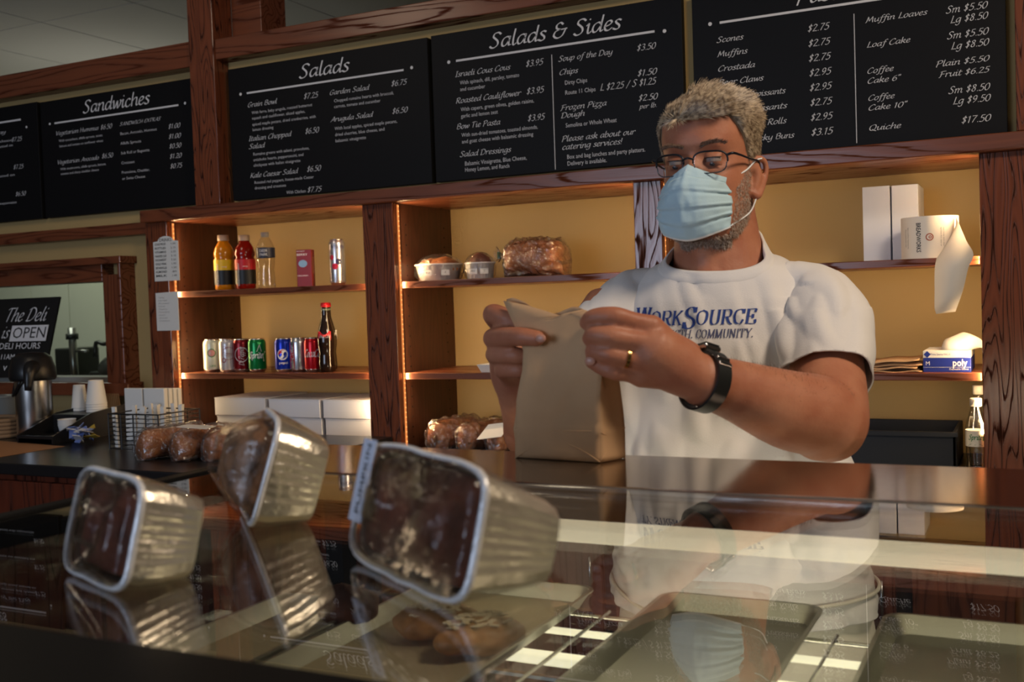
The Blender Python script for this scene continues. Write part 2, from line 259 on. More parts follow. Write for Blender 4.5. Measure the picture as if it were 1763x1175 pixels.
# ------------------------------------------------------------------ lettering
GL = {}
def _g(txt):
    for ln in txt.strip().split('\n'):
        c, wd, st = ln.strip().split(' ', 2); GL[c] = (float(wd), [[tuple(map(float, p.split(','))) for p in q.split()] for q in st.split('|')])
_g('''a 5.2 4.3,4.4 3,5 1.3,4 .6,1.8 1.2,.2 2.6,.6 4.2,3.2|4.5,5 4,2 4.1,.4 5,.5
b 4.9 1.3,8.5 .8,4 .7,.8 1.6,.1 3.4,.8 4.2,3 3.6,4.8 2.4,4.8 1,3
c 4.3 3.8,4.3 2.8,5 1.3,4 .6,2 1.2,.2 2.6,.1 3.9,1.2
d 5.4 4.2,4.3 3,5 1.3,4 .6,1.8 1.2,.2 2.6,.6 4.2,3.2|5,8.5 4.4,4 4.1,1 4.5,.2 5.3,.8
e 4.3 .8,2.2 2.6,2.8 3.7,4 3,5 1.6,4.5 .7,2.4 1.1,.4 2.5,.1 4,1.2
f 3.7 4.8,8 3.8,8.4 2.6,7 1.8,2 1.2,-1.5 .2,-2.8 -.6,-2.4|.8,5 3.8,5.1
g 5.2 4.3,4.4 3,5 1.3,4 .6,2 1.2,.5 2.6,.8 4.2,3.2|4.6,5 4,0 3.2,-2.4 1.6,-3 .3,-2.2
h 5.1 1.5,8.5 .8,3 .6,0|.8,2.6 2.4,4.6 3.8,5 4.1,4 3.8,1 4.3,.1 5,.7
i 2.6 .3,4 1.3,5 1,2 1.1,.3 1.8,.1 2.5,.9|1.6,7 1.8,7.4
k 4.9 1.5,8.5 .8,3 .6,0|.9,2.6 2.6,4.6 3.7,5 3.9,4 2.8,2.9 1.6,2.6 3,1.6 3.8,.2 4.8,.5
l 2.5 1.6,8.5 1,4 .9,.8 1.5,0 2.4,.8
m 7.6 .3,4 1.2,5 .9,2.5 .6,0|.9,2.6 2.2,4.6 3.4,5 3.7,4 3.3,0|3.6,2.6 4.9,4.6 6.1,5 6.4,4 6.1,1 6.6,.1 7.4,.7
n 5.2 .3,4 1.2,5 .9,2.5 .6,0|.9,2.6 2.4,4.6 3.7,5 4.1,4 3.8,1 4.3,.1 5,.7
o 4.8 3,5 1.4,4.2 .6,2 1.3,.2 2.8,.2 4,2.2 4.2,4.2 3,5
p 5 .3,4 1.2,5 .8,1 .2,-3|.9,2.5 2.3,4.6 3.8,5 4.3,3.4 3.4,.8 2,0 .9,.8
r 3.9 .3,4 1.2,5 .9,2.5 .6,0|.9,2.8 2.2,4.6 3.3,5 3.9,4.3
s 3.7 3.5,4.5 2.4,5 1.2,4.3 1.6,3.2 2.8,2 2.8,.6 1.5,0 .2,.6
t 3.3 1.9,7 1.2,3 1,.8 1.7,0 3,.8|.4,5 3.4,5.1
u 5.2 .3,4 1.1,5 .9,2 1.2,.3 2.4,.3 4.1,3|4.4,5 4,1.5 4.2,.2 5,.7
v 4.4 .3,4.2 1,5 1.4,2.5 1.6,.1 3.2,1.8 4,4 3.7,5
w 6.4 .3,4.2 1,5 1.2,2.5 1.4,.1 2.6,1.8 3.6,4.6 3.8,2 4,.1 5.4,1.8 6.1,4 5.8,5
y 5.2 .3,4 1.1,5 .9,2.2 1.4,.6 2.6,.6 4.1,3|4.6,5 4,0 3,-2.4 1.6,-3 .3,-2.2
z 4.2 .4,5 3.8,5|3.8,5 .3,0|.3,0 2,.2 3.6,-1 2.8,-2.8 1,-2.8
A 6.4 0,-.3 1.5,1.2 4.8,8|4.8,8 5.4,3 5.6,0|1.6,2.6 5.4,2.8
B 5.8 1.6,7.6 1,3 .8,0|.6,6.6 2.6,8 4.6,7.6 4.8,5.8 3.6,4.6 1.8,4.3|1.8,4.3 4.2,4 5.2,2.4 4.2,.5 2.2,0 .6,.4
C 6 5.7,6.8 4.6,8 2.6,7 .9,4.4 .7,1.8 1.8,.1 3.8,.2 5.4,1.6
D 6.8 1.8,7.8 1.2,3 1,.2|.2,6.8 2.6,8 5,7.4 6.2,5 5.8,2.4 4,.5 1.4,0 .3,.3
E 5.2 5,7.4 3.4,8 1.8,7 1.8,5.2 3.6,4.4|3.6,4.4 1.4,4 .6,2 1.4,.2 3.2,.1 4.8,1.2
F 5.4 2,7.6 1.6,3 .8,0 0,-.2|.6,7 2.4,7.8 5.6,7.9|1,4.2 4.4,4.3
G 6.2 5.6,6.8 4.6,8 2.6,7 .9,4.4 .7,1.8 1.8,.1 3.6,.3 4.8,1.8 5,3.4|3.4,3.4 5.8,3.5
H 6.6 1.6,8 1,3 .6,0|5.9,8 5.2,3 5,0|1,4 5.4,4.2
I 3.2 1.9,7.8 1.5,3 1.2,.2|.8,7.8 3.2,8|.2,0 2.4,.1
K 6 1.8,8 1.2,3 .8,0|5.6,8 3.6,5.6 1.3,3.8|1.8,4.2 3.6,2 4.6,.2 6,-.2
L 5 2.2,8 1.6,4 1,.8 .4,.1|.4,.1 2.4,.3 4.8,.2
M 8 0,-.2 1,1 2,8|2,8 3.6,1.6|3.6,1.6 6.4,8|6.4,8 6.6,3 6.9,0
N 7 0,-.2 1,1 1.8,8|1.8,8 3.6,4 5.2,0|5.2,0 5.6,4 6.4,8
O 6.6 3.8,8 1.6,6.6 .6,3.6 1.2,.8 3,0 5,1.4 5.9,4.6 5.4,7.4 3.8,8
P 5.6 1.8,7.6 1.2,3 .6,-.4|.4,6.6 2.4,8 4.8,7.6 5.2,5.8 4,4.2 1.6,3.6
Q 6.8 3.8,8 1.6,6.6 .6,3.6 1.2,.8 3,0 5,1.4 5.9,4.6 5.4,7.4 3.8,8|3,1.4 4.4,.2 6.6,-1
R 6 1.8,7.6 1.2,3 .8,0|.4,6.6 2.4,8 4.6,7.6 5,6 3.8,4.6 1.6,4.1|2.2,4.2 3.6,2 4.4,.4 5.8,0
S 5.3 5,7 3.8,8 2,7.6 1.4,6 2.4,4.8 3.6,3.4 3.8,1.6 2.6,.2 1,0 0,.9
T 5.6 3,7.8 2.4,3 2.2,0|.4,7.2 2,8 6,8.1
U 6.2 1,8 .6,4 .9,1.2 2.4,0 4,.8 5.2,3|5.8,8 5.2,3 5,0
V 5.6 .6,8 1.6,4 2.2,0|2.2,0 4.2,4 5.9,8
W 8.4 .6,8 1.2,4 1.6,0|1.6,0 4.4,7|4.4,7 4.7,3 5,0|5,0 6.8,4 8.4,8
X 6 1,8 3,4 5,0|5.6,8 0,0
Y 6 .8,8 1.6,6 2.8,4.2|5.8,8 2.8,4.2|2.8,4.2 2.2,0
0 5.2 2.9,7.5 1.2,6 .5,3.4 .9,.8 2.2,0 3.9,1.5 4.5,4.2 4.1,6.8 2.9,7.5
1 3.6 .8,6.2 2.2,7.5|2.2,7.5 1.7,3 1.4,0
2 5 .8,6.2 2,7.5 3.8,6.8 3.6,5 .4,0|.4,0 2.4,.2 4.4,0
3 4.8 1,6.8 2.4,7.5 3.8,6.8 3.4,5 2,4.1|2,4.1 3.8,3.2 3.6,1.2 2,0 .3,.5
4 5 3.4,7.5 .4,2.2|.4,2.2 4.6,2.3|3.6,4.5 3.1,0
5 4.8 4.3,7.5 1.8,7.4|1.8,7.4 1.2,4.4|1.2,4.4 3,4.4 4,2.8 3.2,.8 1.6,0 .2,.5
6 5 4.2,7.4 2,6.2 .7,3.4 .9,.8 2.3,0 3.9,1.2 4,3.2 2.8,4.3 .9,3
7 4.8 .8,7.4 4.6,7.5|4.6,7.5 2.6,4 1.2,0
8 5 4,6.4 2.8,7.5 1.4,6.6 1.8,5 3.4,3.4 3.4,.9 1.9,0 .6,1.2 1.2,3 3.4,4.8 4,6.4
9 5 4,5.4 3.4,7.3 1.9,7.3 .9,5.4 1.4,3.6 2.8,3.6 4,5.4|4.2,6.6 3.6,3 1.2,0
$ 5 4.1,6 3,7 1.6,6.4 1.4,5 3,3.6 3.4,2 2.2,.7 .6,1.2|3,8.2 1.9,-.6
. 2.2 .8,0 1,.5
, 2.2 .9,.4 .4,-1.2
/ 4.4 4.2,8 0,-1
! 3 1.4,8 1,2.6|.8,0 1,.5
” 3.6 1,8.2 .8,6.4|2.4,8.2 2.2,6.4
& 7.2 6,4.2 4.6,1 2.4,0 .7,1.4 1.4,3.6 3.4,4.4|3.4,4.4 1.8,5.2 1.8,7 3.4,8 4.6,7|4,4.3 6.6,4.6''')
# high-contrast roman capitals (drawn with a flat nib)
RC = {}
def _r(txt):
    for ln in txt.strip().split('\n'):
        c, wd, st = ln.strip().split(' ', 2); RC[c] = (float(wd), [[tuple(map(float, p.split(','))) for p in q.split()] for q in st.split('|')])
_r('''W 9.4 1,8 3,0|3,0 5,8|5,8 6.6,0|6.6,0 8.6,8|0,8 2,8|4,8 6,8|7.6,8 9.4,8
O 7.4 3.6,8 1.4,6.8 .8,4 1.4,1.2 3.6,0 5.8,1.2 6.4,4 5.8,6.8 3.6,8
R 7 1.4,8 1.4,0|1.4,8 4.4,8 5.6,7 5.4,4.8 4,4 1.4,4|3.4,4 5,1 6.6,0 7,0|.4,0 2.6,0|.4,8 1.4,8
K 7.2 1.4,8 1.4,0|6,8 1.4,3.4|2.8,4.8 5.8,0|.4,0 2.6,0|.4,8 2.4,8|5,8 6.8,8|4.8,0 7,0
S 6 5.2,6.4 4.4,7.8 2.8,8 1.2,6.8 1.6,5 4.4,3.4 5.2,1.6 4,.1 2,0 .8,1.8|5.2,8 5.2,6.2|.8,2.2 .8,0
U 7.4 1.6,8 1.6,2 2.6,.2 4,0 5.4,.6 6,2 6,8|.6,8 2.8,8|5,8 7,8
C 7 6,6 5.2,7.6 3.6,8 1.6,7 .8,4 1.6,1 3.6,0 5.2,.4 6.2,2.2|6,8 6,5.8
E 6.4 1.4,8 1.4,0|1.4,8 5.4,8 5.4,6.4|1.4,4 4.2,4|4.2,5 4.2,3|1.4,0 5.6,0 5.8,2|.4,0 1.4,0|.4,8 1.4,8
M 8.8 1.2,0 1.2,8|1.2,8 4,0|4,0 7.2,8|7.2,8 7.2,0|.2,0 2.2,0|.2,8 1.2,8|6.2,0 8.4,0|7,8 8.4,8
N 7.8 1.2,0 1.2,8|1.2,8 6.2,0|6.2,0 6.2,8|.2,0 2.2,0|.2,8 1.2,8|5.2,8 7.2,8
I 3.4 1.6,8 1.6,0|.4,8 2.8,8|.4,0 2.8,0
T 6.6 3.2,8 3.2,0|.4,8 6,8|.4,8 .3,6.4|6,8 6.1,6.4|2.2,0 4.2,0
Y 7.2 1.2,8 3.6,4|6.4,8 3.6,4|3.6,4 3.6,0|.2,8 2.4,8|5.4,8 7.4,8|2.6,0 4.6,0
G 7.4 6,6 5.2,7.6 3.6,8 1.6,7 .8,4 1.6,1 3.6,0 5.2,.2 6,1.4|6,3.4 6,.2|6,8 6,5.8|5,3.4 7,3.4
H 8 1.4,8 1.4,0|6.4,8 6.4,0|1.4,4 6.4,4|.4,8 2.4,8|.4,0 2.4,0|5.4,8 7.4,8|5.4,0 7.4,0
B 6.6 1.4,8 1.4,0|1.4,8 4.2,8 5.2,6.8 4.6,4.6 1.4,4.2|1.4,4.2 4.6,4 5.8,2.4 4.8,.2 1.4,0|.4,8 1.4,8|.4,0 1.4,0
D 7.4 1.4,8 1.4,0|1.4,8 4,8 6,6.6 6.4,4 5.8,1.2 4,0 1.4,0|.4,8 1.4,8|.4,0 1.4,0
A 7.4 .8,0 3.8,8|3.8,8 6.4,0|1.8,2.8 5.6,2.8|0,0 2,0|5.2,0 7.4,0
. 2.4 .9,0 1,.9''')
def strokes(text, table=GL, slant=0.16, nib=35, wmax=0.85, wmin=0.34, track=0.0, sub=4):
    """2-D ribbon lettering, cap height 8 units; returns verts (n,2), faces, width"""
    V, Fc, x = [], [], 0.0; a = math.radians(nib)
    for ch in text:
        if ch == ' ': x += 3.0; continue
        if ch not in table: x += 3; continue
        wd, st = table[ch]
        for s in st:
            pts = [np.array(p) for p in s]
            if len(pts) > 2: pts, _ = spline(pts, [0]*len(pts), sub, False)
            n0 = len(V); m = len(pts)
            for i, p in enumerate(pts):
                d = pts[min(i+1, m-1)]-pts[max(i-1, 0)]; d = d/(np.linalg.norm(d)+1e-9); nn = np.array([-d[1], d[0]])
                th = math.atan2(d[1], d[0])-a; hw = 0.5*math.sqrt((wmax*math.sin(th))**2+(wmin*math.cos(th))**2)
                q = p.copy()
                if i == 0: q = q-d*0.15
                if i == m-1: q = q+d*0.15
                for sg in (-1, 1):
                    e = q+sg*nn*hw; V.append((x+e[0]+slant*e[1], e[1]))
            for i in range(m-1): Fc.append((n0+2*i, n0+2*i+2, n0+2*i+3, n0+2*i+1))
        x += wd+track
    return np.array(V), Fc, x
_fc = {}
def sans(text, bold=False, shear=0.0, res=2):
    """2-D built-in font outline, cap height about 0.72; returns verts, faces, width"""
    key = (text, bold, shear)
    if key in _fc: return _fc[key]
    c = bpy.data.curves.new('t', 'FONT'); c.body = text; c.resolution_u = res; c.shear = shear
    if bold: c.offset = 0.018
    o = bpy.data.objects.new('t', c); COL.objects.link(o)
    bpy.context.view_layer.update()
    me = o.to_mesh(); V = np.array([v.co[:2] for v in me.vertices]) if len(me.vertices) else np.zeros((1, 2)); Fc = [tuple(p.vertices) for p in me.polygons]
    o.to_mesh_clear(); bpy.data.objects.remove(o); bpy.data.curves.remove(c)
    _fc[key] = (V, Fc, float(V[:, 0].max())); return _fc[key]
def put_text(mb, text, o, ux, uy, size, width=None, style='script', k=0, off=None, **kw):
    """o: baseline start; ux, uy: unit vectors; size: cap height; width: total width to fit"""
    if style == 'script': V, Fc, W = strokes(text, **kw); s = size/8
    elif style == 'roman': V, Fc, W = strokes(text, RC, **kw); s = size/8
    else: V, Fc, W = sans(text, **kw); s = size/0.72
    sx = (width/W) if width else s
    o, ux, uy = np.array(o), np.array(ux), np.array(uy)
    mb.add([o+ux*(p[0]*sx)+uy*(p[1]*s) for p in V], Fc, k)
    return W*sx
def wrap_text(mb, text, c, r, ang, z, size, width=None, style='sans', k=0, vertical=False, **kw):
    """text wrapped round an upright cylinder, centred on angle ang"""
    if style == 'script': V, Fc, W = strokes(text, **kw); s = size/8
    else: V, Fc, W = sans(text, **kw); s = size/0.72
    sx = (width/W) if width else s
    out = []
    for p in V:
        if vertical: a = ang - (p[1]*s-size/2)/r; zz = z+(p[0]-W/2)*sx
        else: a = ang+(p[0]-W/2)*sx/r; zz = z+p[1]*s
        out.append((c[0]+r*math.cos(a), c[1]+r*math.sin(a), zz))
    mb.add(out, Fc, k)
def MPP(px, py, Y):
    d = RM.T @ np.array([(px-881.5)/FPX, (py-587.5)/FPX, 1.0]); return Y/d[1]/FPX
# ================================================================== SETTING
m = MB(); m.box(-8, -4, -0.05, 2.5, 9, 0); struct('floor', m, mat('floor_tile', (0.10, 0.065, 0.045), 0.4, var=0.2, vscale=5))
CEILM = mat('ceiling_tile_grey', (0.66, 0.65, 0.61), 0.9, bump=0.2, bscale=200, spec=0.1)
m = MB(); m.box(-8, -4, 2.87, 2.5, 9, 2.92); ceil = struct('ceiling', m, mat('ceiling_grid_dark', (0.08, 0.08, 0.075), 0.8))
tile = MB(); tile.box(-0.2985, -0.6015, -0.006, 0.2985, 0.6015, 0.012); first = None
for ix in range(13):
    for iy in range(10):
        x = -7.4+0.605*ix; x = x - 0.30 + 0.105; y = -3.0+1.21*iy
        if first is None:
            first = tile.build('ceiling_tile', CEILM, ceil, org=(0, 0, 0)); o = first
        else:
            o = first.copy(); COL.objects.link(o); o.parent = ceil; ORG[o.name] = (0, 0, 0)
        o.location = (x, y, 2.862)
m = MB()
m.box(-4.9, 3.03, 1.785, 0.02, 3.12, 2.42); m.box(-2.9, 3.375, 0.0, 0.0, 3.44, 1.80)
m.box(-3.228, 3.05, 0.0, -2.95, 3.12, 1.785); m.box(-4.9, 3.05, 1.58, -3.228, 3.12, 1.785); m.box(-4.9, 3.05, 0, -3.228, 3.12, 1.196)
struct('wall_back', m, CREAM)
m = MB(); m.box(2.0, -4, 0, 2.1, 9, 2.9); struct('wall_right', m, mat('dark_side_wall', (0.16, 0.11, 0.07), 0.8))
m = MB(); m.box(-7.6, -4, 0, -7.5, 9, 2.9); struct('wall_left', m, mat('dark_side_wall', (0.16, 0.11, 0.07), 0.8))
m = MB(); m.box(-4.9, 3.12, 2.30, 0.3, 3.30, 2.405); m.box(-2.6, 3.06, 2.40, -2.465, 3.2, 2.865); struct('trim_1', m, WX, bevel=0.003)      # beam and post standing behind
o = MB().box(-2.6, 2.965, 2.335, 0.3, 3.06, 2.407).build('trim_2', WX, bevel=0.003); o['kind'] = 'structure'
o = MB().box(-4.9, 2.965, 2.325, -2.71, 3.06, 2.415).build('trim_3', WX, bevel=0.003); o['kind'] = 'structure'
o = MB().box(-2.712, 2.955, 1.826, -2.598, 3.06, 2.865).build('trim_4', WPOST, bevel=0.003); o['kind'] = 'structure'
o = MB().box(-4.9, 3.0, 1.745, -2.98, 3.06, 1.79).build('trim_5', WX, bevel=0.003); o['kind'] = 'structure'
o = MB().box(-0.045, 2.955, 1.827, 0.2, 3.06, 2.4).build('trim_6', WPOST, bevel=0.003); o['kind'] = 'structure'
# service window to the kitchen
m = MB()
m.box(-4.9, 2.99, 1.575, -3.228, 3.10, 1.645); m.box(-4.9, 2.97, 1.135, -3.10, 3.10, 1.185)
m.box(-3.132, 2.975, 1.16, -3.118, 3.06, 1.655); m.box(-4.9, 2.965, 1.64, -3.105, 3.06, 1.668)
win = struct('window_1', m, WX, bevel=0.003)
MB().box(-3.228, 2.991, 1.17, -3.13, 3.10, 1.60).build('window_jamb', WZ, win, bevel=.003)
MB().box(-4.9, 3.02, 1.185, -3.228, 3.12, 1.203).build('window_sill', mat('grey_sill', (0.28, 0.28, 0.25), 0.5), win)
MB().box(-4.9, 3.08, 1.2, -3.228, 3.084, 1.58).build('pane', WINGL, win)
# ---- the kitchen beyond
KW = mat('kitchen_wall_panel', (0.50, 0.51, 0.40), 0.5)
m = MB(); m.box(-8, 5.1, 0, -2.5, 5.2, 2.4); kw = struct('wall_kitchen', m, mat('kitchen_wall_joint', (0.25, 0.26, 0.2), 0.6))
for i in range(14):
    MB().box(-7.6+i*0.36, 5.085, 0.02, -7.6+i*0.36+0.352, 5.1, 2.38).build('wall_panel', KW, kw)
m = MB(); m.box(-7.2, 4.2, 0.0, -4.4, 4.9, 0.95)
tag(m.build('kitchen_table', mat('kitchen_table_steel', (0.3, 0.3, 0.3), 0.35, 0.9), bevel=0.004, org=(-5.8, 4.5, 0)), 'steel kitchen work table seen through the service window', 'table')
def kx(px, py, Y=4.3): return P(px, py, Y)
a = kx(125, 640)
t = thing('dough_press', 'tall steel press with a side arm seen through the service window', 'kitchen machine', (a[0], 4.35, 0.95))
dk = mat('machine_dark_steel', (0.06, 0.065, 0.06), 0.35, 0.6); lt = mat('machine_light_steel', (0.28, 0.28, 0.26), 0.3, 0.9)
MB().box(a[0]-0.14, 4.3, 0.95, a[0]+0.0, 4.5, kx(110, 600)[2]).build('body', dk, t, bevel=0.01)
MB().tube([(a[0]+0.02, 4.3, 0.95), (a[0]+0.01, 4.3, kx(110, 565)[2])], 0.022, 12).build('column', lt, t, smooth=True)
MB().tube([(a[0]-0.0, 4.3, kx(110, 605)[2]), (a[0]+0.13, 4.3, kx(110, 605)[2])], 0.008, 8).build('arm', lt, t, smooth=True)
MB().tube([(a[0]+0.01, 4.3, kx(110, 585)[2]), (a[0]+0.01, 4.3, kx(110, 575)[2])], 0.035, 12).build('collar', dk, t, smooth=True)
a = kx(186, 640)
t = thing('meat_slicer', 'rounded grey slicer with a bent handle at the right of the service window', 'kitchen machine', (a[0], 4.35, 0.95))
MB().ell((a[0], 4.4, kx(186, 640)[2]), 0.13, 0.13, 0.10).build('housing', mat('slicer_grey', (0.12, 0.13, 0.12), 0.3, 0.7), t, smooth=True)
MB().box(a[0]-0.13, 4.28, 0.95, a[0]+0.13, 4.52, kx(186, 640)[2]).build('base', dk, t, bevel=0.01)
z1 = kx(170, 590)[2]; MB().tube([(a[0]-0.09, 4.3, kx(170, 615)[2]), (a[0]-0.08, 4.3, z1), (a[0]-0.02, 4.3, z1-0.01), (a[0]+0.05, 4.3, z1+0.01)], 0.012, 8, sub=3).build('handle', dk, t, smooth=True)
MB().ell((a[0]+0.06, 4.36, kx(195, 590)[2]), 0.06, 0.06, 0.07).build('motor', dk, t, smooth=True)
# ---- deli sign leaning in the window
A0 = P(75, 650, 2.94); A1 = P(103, 511, 3.035); wv = np.array([-0.50, 0, 0]); upv = A1-A0; upv[0] *= 0.3
B0 = A1-upv
t = thing('deli_sign', 'black leaning placard reading The Deli is OPEN with deli hours', 'sign', B0+wv/2)
n_ = np.cross(np.array([1.0, 0, 0]), upv); n_ /= np.linalg.norm(n_)
MB().obox(B0+wv/2+upv/2-n_*0.004, -wv/2, upv/2, n_*0.004).build('placard', mat('sign_black', (0.012, 0.012, 0.012), 0.4), t)
us = upv/np.linalg.norm(upv); H_ = np.linalg.norm(upv); ux = np.array([1.0, 0, 0])
pt = lambda u, v: B0+wv*(1-u)+upv*v+n_*0.0052 if n_[1] < 0 else B0+wv*(1-u)+upv*v-n_*0.0092
m = MB(); put_text(m, 'The Deli', pt(0.42, 0.70), ux, us, 0.055, 0.24, slant=0.25); put_text(m, 'is', pt(0.42, 0.49), ux, us, 0.05, 0.04, slant=0.25)
put_text(m, 'DELI HOURS', pt(0.42, 0.35), ux, us, 0.026, 0.24, style='sans'); put_text(m, '11AM - 2:30PM', pt(0.46, 0.22), ux, us, 0.022, 0.22, style='sans')
m.obox(pt(0.74, 0.545), ux*0.105, us*0.033, n_*0.0006); put_text(m, 'v v v', pt(0.52, 0.08), ux, us, 0.03, 0.1, style='sans')
m.build('lettering', CHALK, t, label='white lettering')
m = MB(); pq = pt(0.55, 0.485); put_text(m, 'OPEN', pq+(-n_*0.001 if n_[1] > 0 else n_*0.001), ux, us, 0.047, 0.19, style='sans'); m.build('lettering', MATS['sign_black'], t, label='black lettering in the white box')
# ================================================================== MENU BOARDS
def board(label, x0, x1, z0, z1, zoom, items, rules, dots):
    ox, oy, s = zoom; q = lambda x, y: P(ox+x/s, oy+y/s, 3.0)
    t = thing('menu_board', label, 'menu board', ((x0+x1)/2, 3.0, z0), 'black menu boards above the shelves')
    MB().box(x0, 3.002, z0, x1, 3.028, z1).build('panel', BLACKB, t, bevel=0.0015)
    big, small = MB(), MB(); ux, uz = (1, 0, 0), (0, 0, 1); yy = 3.0008
    for it in items:
        txt, xa, ya, xb, h, st = it
        a = q(xa, ya); a[1] = yy; b = q(xb, ya); sc = abs(q(xa, ya-h)[2]-a[2]); wd = b[0]-a[0]
        if st == 's': put_text(small, txt, a, ux, uz, sc, wd, style='sans')
        elif st == 't': put_text(big, txt, a, ux, uz, sc, wd, slant=0.12, wmax=0.95, wmin=0.4, sub=6)
        else: put_text(big, txt, a, ux, uz, sc*(1 if txt[0] in '$SL' and '$' in txt else .84), wd, wmax=0.85, wmin=0.40)
    for xa, ya, xb, h in rules:
        a = q(xa, ya); b = q(xb, ya); hh = abs(q(xa, ya-h)[2]-a[2])/2; big.box(a[0], yy-0.0004, a[2]-hh, b[0], yy+0.001, a[2]+hh)
    for xa, ya, xb, yb in [d for d in dots if len(d) == 4]:
        a = q(xa, ya); b = q(xb, yb); big.box(a[0]-0.0009, yy-0.0004, a[2], a[0]+0.0009, yy+0.001, b[2])
    for d in dots:
        if len(d) == 3:
            a = q(d[0], d[1]); r = abs(q(d[0], d[1]-d[2])[2]-a[2]); big.lathe([(0, 0), (r, 0), (r, 0.001)], (a[0], yy+0.0006, a[2]), 16, ax=[[1, 0, 0], [0, 0, 1], [0, -1, 0]])
    big.build('lettering', CHALK, t, label='white handwritten-style lettering')
    if small.v: small.build('lettering', CHALK2, t, label='small grey plain lettering')
board('black menu board at the far left edge, heading cut off by the frame', -4.42, -3.552, 1.838, 2.30, (0, 0, 2.9378),
 [('Grilled Chicken of the Day', -330, 727, 30, 20, 'h'), ('$7.25', 58, 718, 110, 22, 'h'), ('With romaine, tomato and cheese,', -250, 757, 68, 12, 's'), ('on toasted sourdough bread, toasted on', -250, 782, 66, 12, 's'),
  ('$7.25', 67, 857, 118, 22, 'h'), ('With mayonnaise on toasted on', -230, 925, 75, 12, 's'), ('$6.50', 78, 993, 130, 22, 'h'), ('On your choice of bread with mayonnaise', -230, 1060, 85, 12, 's'), ('Sandwiches', -330, 640, -100, 60, 't')],
 [(-500, 697, 108, 8)], [(133, 643, 6)])
board('black menu board headed Sandwiches, left of the tall wood post', -3.533, -2.727, 1.838, 2.295, (0, 0, 2.9378),
 [('Sandwiches', 420, 573, 757, 62, 't'), ('Vegetarian Hummus', 281, 686, 498, 24, 'h'), ('$6.50', 507, 656, 566, 24, 'h'), ('With cucumbers, alfalfa sprouts, onion', 297, 719, 518, 12, 's'), ('lettuce and tomato on sunflower wheat', 300, 746, 522, 12, 's'),
  ('Vegetarian Avocado', 289, 832, 500, 24, 'h'), ('$6.50', 514, 802, 571, 24, 'h'), ('With mushrooms, alfalfa sprouts, lettuce,', 305, 862, 537, 12, 's'), ('tomato and sharp cheddar cheese', 307, 886, 500, 12, 's'),
  ('SANDWICH EXTRAS', 605, 637, 812, 20, 'h'), ('Bacon, Avocado, Hummus', 607, 684, 793, 14, 's'), ('Alfalfa Sprouts', 609, 733, 713, 14, 's'), ('Sub Roll or Baguette', 611, 782, 756, 14, 's'), ('Croissant', 613, 832, 680, 14, 's'), ('Provolone, Cheddar,', 615, 880, 757, 14, 's'), ('or Swiss Cheese', 617, 911, 734, 14, 's'),
  ('$1.00', 850, 652, 911, 24, 'h'), ('$1.00', 852, 703, 914, 24, 'h'), ('$0.50', 855, 752, 916, 24, 'h'), ('$1.20', 857, 803, 918, 24, 'h'), ('$0.75', 860, 853, 920, 24, 'h')],
 [(275, 624, 905, 8)], [(251, 627, 6), (935, 522, 7)])
board('black menu board headed Salads, right of the tall wood post', -2.578, -1.754, 1.838, 2.304, (380, 50, 3.9175),
 [('Salads', 530, 333, 865, 90, 't'), ('Grain Bowl', 180, 529, 378, 38, 'h'), ('$7.25', 558, 473, 655, 38, 'h'), ('With farro, baby arugula, roasted butternut', 208, 575, 618, 20, 's'), ('squash and cauliflower, sliced apples,', 210, 612, 570, 20, 's'), ('spiced maple pecans, dried cranberries, with', 212, 654, 642, 20, 's'), ('lemon dressing', 213, 690, 355, 20, 's'),
  ('Italian Chopped', 188, 757, 475, 38, 'h'), ('Salad', 190, 810, 295, 38, 'h'), ('$6.50', 568, 708, 662, 38, 'h'), ('Romaine greens with salami, provolone,', 218, 855, 598, 20, 's'), ('artichoke hearts, pepperoncini, and', 220, 893, 558, 20, 's'), ('chickpeas with Italian vinaigrette', 221, 930, 538, 20, 's'),
  ('Kale Caesar Salad', 198, 1005, 520, 38, 'h'), ('$6.50', 580, 964, 675, 38, 'h'), ('Roasted red peppers, house-made Caesar', 226, 1046, 628, 20, 's'), ('dressing and croutons', 228, 1083, 440, 20, 's'), ('With Chicken', 443, 1114, 573, 22, 's'), ('$7.75', 583, 1103, 678, 36, 'h'),
  ('Garden Salad', 733, 446, 1000, 38, 'h'), ('$6.75', 1148, 387, 1253, 38, 'h'), ('Chopped romaine hearts with broccoli,', 763, 495, 1168, 22, 's'), ('carrots, tomato and cucumber', 764, 534, 1078, 22, 's'), ('Arugula Salad', 740, 627, 1025, 38, 'h'), ('$6.50', 1155, 573, 1260, 38, 'h'),
  ('With local apples, spiced maple pecans,', 768, 683, 1190, 22, 's'), ('dried cherries, blue cheese, and', 770, 724, 1105, 22, 's'), ('balsamic vinaigrette', 772, 765, 980, 22, 's')],
 [(175, 433, 1238, 12)], [(133, 440, 10), (1287, 260, 11)])
